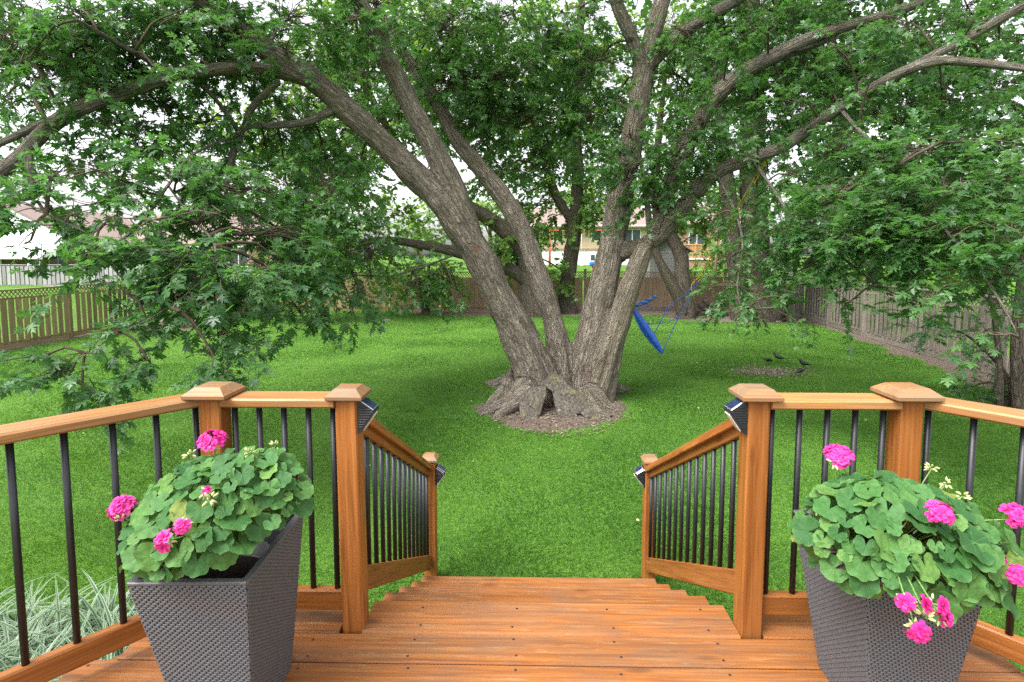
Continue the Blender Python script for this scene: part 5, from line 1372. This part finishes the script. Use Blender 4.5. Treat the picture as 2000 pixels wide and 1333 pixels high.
# ------------------------------------------------------------------ birds, log pile, statue, ball
def bird(label, px, py, yaw, pose):
    p = G(px, py); p.z = .03
    t = thing('blackbird', label, 'bird', p, 'blackbirds on the bare patch', yaw)
    M = WM[t.name]
    if pose == 'up':   sp = [(-.13, .075, .004), (-.09, .085, .016), (-.04, .095, .038), (.015, .115, .043), (.055, .15, .030), (.075, .18, .026), (.092, .185, .018), (.105, .183, .006), (.125, .178, .002)]
    else:              sp = [(-.13, .11, .004), (-.09, .105, .016), (-.04, .098, .038), (.015, .092, .043), (.06, .078, .030), (.085, .062, .024), (.10, .052, .016), (.11, .042, .006), (.122, .026, .002)]
    V, T, *_ = tube(np.array([(a, 0, c, r) for a, c, r in sp]), 10, .012)
    tail = np.array([[-.09, -.014, sp[1][1] + .008], [-.09, .014, sp[1][1] + .008], [-.20, .022, sp[0][1] + (.0 if pose == 'up' else .03)], [-.20, -.022, sp[0][1] + (.0 if pose == 'up' else .03)], [-.09, 0, sp[1][1] - .004], [-.20, 0, sp[0][1] - .004 + (.0 if pose == 'up' else .03)]])
    tt = np.array([[0, 1, 2], [0, 2, 3], [0, 4, 5], [0, 5, 3], [1, 2, 5], [1, 5, 4], [2, 3, 5], [0, 1, 4]])
    Vs, Ts = [V, tail], [T, tt + len(V)]
    n = len(V) + len(tail)
    for s in (-1, 1):                                    # folded wings and legs belong to the one body
        wv, wt, *_ = tube(np.array([(.02, s * .036, .115, .012), (-.03, s * .040, .108, .020), (-.08, s * .030, .10, .012), (-.13, s * .012, .095, .003)]), 6, .03)
        lv, lt, *_ = tube(np.array([(.0, s * .016, .075, .006), (.006, s * .018, .035, .0035), (.0, s * .018, -.02, .0035)]), 5, .02)
        for a, c in ((wv, wt), (lv, lt)):
            Vs.append(a); Ts.append(c + n); n += len(a)
    obj('body', mesh_np('body', np.vstack(Vs), np.vstack(Ts), True, None, M_bird), t, M)
bird('blackbird with head low at the far left edge of the bare patch', 1500, 713, R(20), 'down')
bird('blackbird standing tall behind the middle of the bare patch', 1519, 709, R(150), 'up')
bird('upright blackbird to the far right of the bare patch', 1569, 722, R(160), 'up')
bird('blackbird pecking at the near right edge of the bare patch', 1562, 736, R(200), 'down')

lg = thing('log_pile', 'small dark heap of cut logs under the back fence', 'logs', G(1385, 618))
b0 = G(1372, 620)
for i, (dx, dz, r, L) in enumerate([(0, .13, .14, .5), (.32, .12, .13, .6), (.62, .14, .15, .5), (.16, .36, .12, .6), (.46, .35, .13, .55), (.85, .11, .11, .8), (1.05, .08, .09, .9), (.30, .56, .10, .5)]):
    obj('log', cyl_mesh(r, r * .92, L, M_bark_dark if False else plain('log_bark_%d' % i, (.06 + .01 * (i % 3), .05 + .008 * (i % 3), .042), .9, .1, .5, 25, .8), 11, 'log'), lg, frame((b0.x + dx, b0.y + .25, dz), (1, 0, 0), (.35 - .1 * (i % 4), 1, .05)) )
st = thing('garden_statue', 'small pale stone ornament at the foot of the double trunk', 'ornament', G(1503, 628))
sp = G(1503, 628)
M_stone = plain('pale_stone', (.30, .29, .27), .85, .2, .25, 30, .4)
obj('figure', lathe('figure', [(.11, 0), (.12, .04), (.07, .07), (.085, .18), (.075, .27), (.04, .31), (.062, .36), (.055, .42), (.0, .45)], M_stone, 12), st, Matrix.Translation(sp))
obj('base_tray', lathe('base_tray', [(.30, .0), (.33, .03), (.31, .05), (.0, .05)], M_stone, 14), st, Matrix.Translation(sp + Vector((.12, -.02, 0))))
bl = G(536, 609)
tag(obj('garden_ball', lathe('garden_ball', [(.05, 0), (.16, .06), (.22, .18), (.22, .28), (.16, .40), (.06, .46), (.0, .47)], M_dark, 16), None, Matrix.Translation(bl)), 'dark round ball ornament at the end of the low dark fence', 'ornament')

# ------------------------------------------------------------------ ribbon grass by the deck
def ribbon_grass(label, cx, cy_, n, spread, seedv):
    r_ = np.random.default_rng(seedv)
    bag = Bag()
    for i in range(n):
        a = r_.uniform(0, 6.28); q = spread * math.sqrt(r_.random())
        base = np.array([cx + q * math.cos(a), cy_ + q * math.sin(a), 0.0])
        L = r_.uniform(.35, .68); b = r_.uniform(0, 6.28) * .6 + a * .4
        d = np.array([math.cos(b), math.sin(b), 0]); s = np.array([-d[1], d[0], 0])
        t = np.linspace(0, 1, 6); bend = r_.uniform(.35, 1.0); up0 = r_.uniform(.55, 1.0)
        c = base + d * (L * bend * t ** 1.6)[:, None] + np.array([0, 0, 1]) * (L * (up0 * t - .62 * bend * t ** 2.4))[:, None]
        w = r_.uniform(.006, .0115) * np.array([.7, 1, 1, .9, .6, .05])
        V, A = [], []
        for k in range(6):
            for u, av in ((-1, 0), (-.3, .33), (.3, .67), (1, 1)):
                V.append(c[k] + s * w[k] * u + np.array([0, 0, .25 * w[k] * abs(u)])); A.append(av)
        T = []
        for k in range(5):
            for j in range(3):
                p = k * 4 + j
                T += [[p, p + 1, p + 5], [p, p + 5, p + 4]]
        bag.add(np.array(V), T, np.array(A))
    t = thing('ribbon_grass', label, 'plant', (cx, cy_, 0), 'ribbon grass beside the deck')
    bag.build('blades', M_ribbon, t)['kind'] = 'stuff'
ribbon_grass('white striped ribbon grass clump at the bottom left beyond the railing', -3.15, 2.75, 520, .52, 3)
ribbon_grass('white striped ribbon grass clump close behind the grey planter', -2.35, 2.95, 460, .48, 4)
ribbon_grass('white striped ribbon grass clump under the angled railing corner', -2.75, 2.25, 420, .48, 5)

# ------------------------------------------------------------------ planters
def planter(label, ctr, hx_, hy_, bot, z0, z1, rot, sh=(0, 0)):
    """tapered square pot of woven resin; corners in local coordinates round ctr"""
    t = thing('wicker_planter', label, 'planter', (ctr[0], ctr[1], z0), 'woven planters on the deck', rot)
    M = WM[t.name]
    H = z1 - z0
    th = .018
    ring = lambda a, c, z: [(-a, -c, z), (a, -c, z), (a, c, z), (-a, c, z)]
    bring = lambda z: [(sh[0] + p, sh[1] + q, z) for p, q, _ in ring(bot[0], bot[1], 0)]
    V = bring(.004) + ring(hx_ - .004, hy_ - .004, H) + ring(hx_ - th, hy_ - th, H) + ring(hx_ - th - .03, hy_ - th - .03, H - .20)
    Fc = [(3, 2, 1, 0)] + [(4 * l + i, 4 * l + (i + 1) % 4, 4 * l + 4 + (i + 1) % 4, 4 * l + 4 + i) for l in range(3) for i in range(4)] + [(12, 13, 14, 15)]
    obj('shell', mesh_py('shell', V, Fc, M_wicker_gap), t, M)
    # woven strands, each a low rounded pillow over its neighbours; too small to pick apart
    bag = Bag()
    rows, cell = 78, .0105
    for f in range(4):
        c0, c1 = [np.array(q) for q in (bring(0)[f], bring(0)[(f + 1) % 4])]
        d0, d1 = [np.array(q) for q in ((ring(hx_, hy_, H)[f], ring(hx_, hy_, H)[(f + 1) % 4]))]
        nn = np.cross(c1 - c0, d0 - c0); nn /= np.linalg.norm(nn)
        for r in range(rows):
            v0, v1 = r / rows + .0003, (r + 1) / rows - .0003
            wid = np.linalg.norm((c1 - c0) * (1 - v0) + (d1 - d0) * v0)
            wtop = np.linalg.norm(d1 - d0)
            off = (r * .5) % 1 * cell * 2 + r * .0008
            def pt(u, v, e):                             # u measured in metres from the left edge of the row's mid line
                L = c0 * (1 - v) + d0 * v; Rr = c1 * (1 - v) + d1 * v
                w_ = np.linalg.norm(Rr - L)
                return L + (Rr - L) * min(max(u / w_, 0), 1) + nn * e
            u = -off
            while u < wid:
                a, b = max(u + .0005, 0), min(u + cell * 2 - .0022, wid)
                if b - a > .003:
                    e = .0003; h_ = .0019
                    m1, m2 = a + (b - a) * .12, a + (b - a) * .88
                    vm0, vm1 = v0 + (v1 - v0) * .22, v0 + (v1 - v0) * .78
                    q_ = (v1 - v0) * .2
                    P8 = [pt(a, v0 + q_, -e), pt(b, v0 + q_, -e), pt(b, v1 - q_, -e), pt(a, v1 - q_, -e), pt(m1, v0, -e), pt(m2, v0, -e), pt(m2, v1, -e), pt(m1, v1, -e), pt(m1, vm0, h_), pt(m2, vm0, h_), pt(m2, vm1, h_), pt(m1, vm1, h_)]
                    bag.add(np.array(P8), [[8, 9, 10], [8, 10, 11], [4, 5, 9], [4, 9, 8], [5, 1, 9], [1, 2, 10], [1, 10, 9], [2, 6, 10], [6, 7, 11], [6, 11, 10], [7, 3, 11], [3, 0, 8], [3, 8, 11], [0, 4, 8]])
                u += cell * 2
    o = bag.build('weave', M_wicker, t, True, M); o['kind'] = 'stuff'
    # rolled rim
    for f in range(4):
        a, b = [Vector(q) for q in (ring(hx_, hy_, H)[f], ring(hx_, hy_, H)[(f + 1) % 4])]
        inw = Vector((0, 0, 1)).cross(b - a).normalized() * (th / 2)
        e = (b - a).normalized() * .002
        board_local('rim', a + inw + e, b + inw - e, th + .006, .011, M_wicker, t, M)
    pot = obj('inner_pot', lathe('inner_pot', [(.09, H - .42), (min(hx_, hy_) - .035, H - .06), (min(hx_, hy_) - .028, H - .06), (min(hx_, hy_) - .045, H - .12), (0, H - .12)], M_dark, 20), t, M)
    return t

def board_local(name, a, b, W, T, mat, parent, M):
    return obj(name, prism_mesh((b - a).length, W, T, mat, .003), parent, M @ frame((a + b) / 2, b - a))

ZR = 1.47
pl_l = planter('grey woven planter holding the geranium on the ribbon grass side', (-1.007, 1.757), .178, .228, (.108, .155), DZ, ZR, R(1.8), (.028, .018))
pl_r = planter('dark grey woven planter holding the geranium on the hammock side', (1.215, 1.80), .178, .228, (.108, .155), DZ, ZR, R(-1), (.02, .015))

# ------------------------------------------------------------------ geraniums
def ger_leaf_mesh(seedv):
    r_ = np.random.default_rng(seedv)
    n = 35
    th = np.linspace(R(18), R(342), n)                   # sinus at the stalk side (-Y)
    rad = .86 + .13 * np.abs(np.cos((th - math.pi) * 4.05)) ** .6 + r_.uniform(-.025, .025, n)
    rad[0] *= .72; rad[-1] *= .72
    ox, oy = np.sin(th) * rad, -np.cos(th) * rad
    cup = r_.uniform(.12, .30); wav = .09
    oz = cup * rad ** 2 * .5 + wav * np.sin(th * 5 + r_.uniform(0, 6)) - .10 * (np.abs(th - math.pi) < .9) * (rad - .3)
    m = 18
    ti = np.linspace(R(18), R(342), m)
    ix, iy = np.sin(ti) * .5, -np.cos(ti) * .5
    iz = cup * .12 + .03 * np.sin(ti * 5 + 1)
    V = [(0, 0, 0)] + list(zip(ix, iy, iz)) + list(zip(ox, oy, oz))
    Fc = [(0, k + 2, k + 1) for k in range(m - 1)]
    for k in range(m - 1):
        a, b = 1 + k, 2 + k
        o0, o1, o2 = 1 + m + 2 * k, 2 + m + 2 * k, 3 + m + 2 * k
        Fc += [(a, o1, o0), (a, b, o1), (b, o2, o1)]
    return mesh_py('leaf', V, Fc, M_ger, True)
GL = [ger_leaf_mesh(s) for s in range(6)]

def floret_mesh(seedv):
    r_ = np.random.default_rng(seedv)
    V, Fc = [], []
    for layer, (n, r, lift) in enumerate(((5, 1.0, .12), (4, .62, .42))):
        for k in range(n):
            a = 2 * math.pi * (k + .5 * layer) / n + r_.uniform(-.12, .12)
            d = np.array([math.cos(a), math.sin(a), 0]); s = np.array([-d[1], d[0], 0])
            b = len(V)
            for q, w, z in ((.05, .06, 0), (.55, .42, lift * .8), (1.0, .36, lift + r_.uniform(-.1, .12))):
                for u in (-1, 1): V.append(d * q * r + s * w * u * r + np.array([0, 0, z]))
            V.append(d * 1.12 * r + np.array([0, 0, lift - .02]))
            Fc += [(b, b + 1, b + 3, b + 2), (b + 2, b + 3, b + 5, b + 4), (b + 4, b + 5, b + 6)]
    return mesh_py('flower', V, Fc, M_petal, True)
FL = [floret_mesh(s) for s in range(4)]

def bud_mesh():
    return lathe('bud', [(.0, 0), (.22, .2), (.30, .6), (.2, 1.1), (.0, 1.4)], M_bud, 7)
BUD = bud_mesh()

def thin_stem(bag, a, b, r, bow=.02):
    a, b = np.array(a, float), np.array(b, float)
    m = (a + b) / 2 + np.array([0, 0, bow])
    V, T, *_ = tube(np.array([[*a, r], [*m, r], [*b, r * .8]]), 5, .04, False)
    bag.add(V, T)

def look(d, up=(0, 0, 1), roll=0.0):
    z = Vector(d).normalized()
    x = Vector(up).cross(z)
    if x.length < 1e-3: x = Vector((1, 0, 0))
    x.normalize(); y = z.cross(x)
    return Matrix((x, y, z)).transposed().to_4x4() @ Matrix.Rotation(roll, 4, 'Z')

def geranium(label, ctr, rad, root, heads, buds, n_leaf, seedv, size=(.034, .058), lean=(0, 0), extra=(), reject=None):
    r_ = np.random.default_rng(seedv)
    ctr, root = Vector(ctr), Vector(root)
    t = thing('geranium', label, 'plant', root, 'geraniums in planters')
    stems = Bag()
    placed = []
    tries = 0
    while len(placed) < n_leaf and tries < 6000:
        tries += 1
        shell = 1.0 if len(placed) < n_leaf * .62 else r_.uniform(.62, .9)
        u = r_.standard_normal(3); u /= np.linalg.norm(u)
        if u[2] < -.55: continue
        u = Vector(u)
        p = ctr + Vector((u.x * rad[0], u.y * rad[1], u.z * rad[2])) * shell * r_.uniform(.93, 1.04)
        p.x += lean[0] * (p.z - ctr.z); p.y += lean[1] * (p.z - ctr.z)
        if reject and reject(p): continue
        s = r_.uniform(*size) * (1.0 if r_.random() > .2 else .62)
        if shell == 1.0 and any((p - q).length < .62 * (s + w) * .86 for q, w in placed): continue
        placed.append((p, s))
        n = (Vector((u.x / rad[0], u.y / rad[1], u.z / rad[2])).normalized() * .62 + Vector((0, -.25, .55)) + Vector(r_.standard_normal(3)) * .30).normalized()
        tip = Vector((u.x, u.y, -.4 + .1 * r_.standard_normal()))
        tip = (tip - n * tip.dot(n)).normalized()
        x = tip.cross(n)
        M = Matrix((x, tip, n)).transposed().to_4x4()
        M.translation = p
        M = M @ Matrix.Rotation(r_.uniform(-.6, .6), 4, 'Z') @ Matrix.Diagonal((s, s, s, 1))
        obj('leaf', GL[int(r_.integers(6))], t, M)
        q = root + (p - root) * .15
        thin_stem(stems, q, p - n * .001, .0016, .02)
    for p, s, n in extra:
        p = Vector(p); n = Vector(n).normalized()
        M = look(n, (0, 0, 1), math.pi * 0); M.translation = p
        obj('leaf', GL[int(r_.integers(6))], t, M @ Matrix.Rotation(math.pi, 4, 'Z') @ Matrix.Diagonal((s, s, s, 1)))
        thin_stem(stems, root + (p - root) * .2, p, .0016, .02)
    for hpos, hr, hn, nf, fs in heads:
        hpos = Vector(hpos); hn = Vector(hn).normalized()
        hd = bpy.data.objects.new('flower_head', None); hd.empty_display_size = .02
        link(hd, t, Matrix.Translation(hpos))
        st_ = Bag()
        core = hpos - hn * hr * .9
        for i in range(nf):
            for _ in range(30):
                u = Vector(r_.standard_normal(3)).normalized()
                if u.dot(hn) > -.1: break
            p = hpos + (u - hn * .25) * hr * r_.uniform(.82, 1.05)
            M = look((u + hn * .5).normalized(), (0, 0, 1), r_.uniform(0, 6)); M.translation = p
            s = fs * r_.uniform(.82, 1.15)
            obj('flower', FL[int(r_.integers(4))], hd, M @ Matrix.Diagonal((s, s, s, 1)))
            thin_stem(st_, core, p, .0011, .0)
        for i in range(7):
            u = (Vector(r_.standard_normal(3)) * .6 - hn * .5).normalized()
            M = look(u); M.translation = core + u * .010
            obj('bud', BUD, hd, M @ Matrix.Diagonal((.011, .011, .011, 1)))
        st_.build('pedicels', M_stem, hd, True)['kind'] = 'stuff'
        thin_stem(stems, root + (hpos - root) * .25 + Vector((0, 0, .04)), core, .0024, .03)
    for bpos in buds:
        bpos = Vector(bpos)
        hd = bpy.data.objects.new('bud_cluster', None); hd.empty_display_size = .02
        link(hd, t, Matrix.Translation(bpos))
        for i in range(11):
            u = (Vector(r_.standard_normal(3)) + Vector((0, 0, .35))).normalized()
            M = look(u); M.translation = bpos + u * .008
            s = r_.uniform(.009, .014)
            obj('bud', BUD, hd, M @ Matrix.Diagonal((s, s, s, 1)))
        thin_stem(stems, root + (bpos - root) * .3, bpos, .002, .02)
    # a small cushion of soil and old stems low in the pot
    stems.build('stems', M_stem, t, True)['kind'] = 'stuff'
    return t

YL = 1.62
gl_heads = [(P(413, 857, 1.72), .034, (-.1, -.2, 1), 17, .020), (P(236, 990, 1.60), .030, (-.3, -.4, .8), 14, .019), (P(320, 1057, 1.40), .016, (-.2, -1, .5), 5, .019), (P(354, 1028, 1.41), .014, (.1, -1, .5), 4, .018), (P(590, 930, 1.85), .006, (.3, -.3, .9), 2, .009), (P(402, 958, 1.48), .010, (0, -.6, .8), 4, .008)]
gl_buds = [P(372, 888, 1.62), P(488, 886, 1.72), P(537, 872, 1.8), P(558, 905, 1.8), P(240, 1012, 1.58), P(410, 975, 1.47)]
geranium('leafy geranium with pink blooms leaning out of the ribbon grass side planter', P(428, 1006, 1.66), (.262, .20, .185), (-1.0, 1.75, 1.39), gl_heads, gl_buds, 275, 21, (.026, .046), (.32, .15), reject=lambda p: p.z < 1.49 + .50 * max(0, p.x + 1.02))
gr_heads = [(P(1640, 888, 1.80), .036, (-.1, -.2, 1), 19, .020), (P(1838, 1000, 1.46), .027, (.1, -.6, .7), 13, .019), (P(1800, 1180, 1.28), .010, (-.3, -.9, .5), 2, .019), (P(1770, 1174, 1.29), .012, (-.5, -.9, .4), 4, .019), (P(1832, 1182, 1.28), .014, (.3, -.9, .4), 5, .018), (P(1795, 1236, 1.27), .014, (0, -.9, -.2), 5, .019), (P(1845, 1208, 1.28), .010, (.6, -.8, 0), 3, .018), (P(1990, 1005, 1.72), .032, (.2, -.5, .8), 13, .021), (P(1990, 1115, 1.46), .031, (.2, -.6, .5), 14, .019), (P(1702, 998, 1.60), .006, (0, -.6, .7), 2, .010)]
gr_buds = [P(1820, 915, 1.8), P(1848, 945, 1.75), P(1880, 970, 1.72), P(1630, 905, 1.78), P(1806, 1205, 1.28), P(1600, 1000, 1.6)]
geranium('leafy geranium with pink blooms filling the hammock side planter', P(1752, 1052, 1.60), (.275, .20, .150), (1.21, 1.78, 1.39), gr_heads, gr_buds, 275, 22, (.028, .051), (-.10, .25),
         extra=[(P(1925, 1130, 1.45), .062, (.4, -.7, .6)), (P(1880, 1130, 1.42), .060, (.1, -.8, .6)), (P(1960, 1160, 1.46), .066, (.6, -.6, .5)), (P(1975, 1060, 1.5), .058, (.6, -.5, .6)), (P(1900, 1060, 1.45), .06, (.3, -.6, .7))])
# soil in both planters
for pl, nm in ((pl_l, 'soil'), (pl_r, 'soil')):
    H = ZR - DZ
    obj(nm, lathe(nm, [(.125, H - .115), (.09, H - .095), (.0, H - .085)], M_soilpot, 18), pl, WM[pl.name])
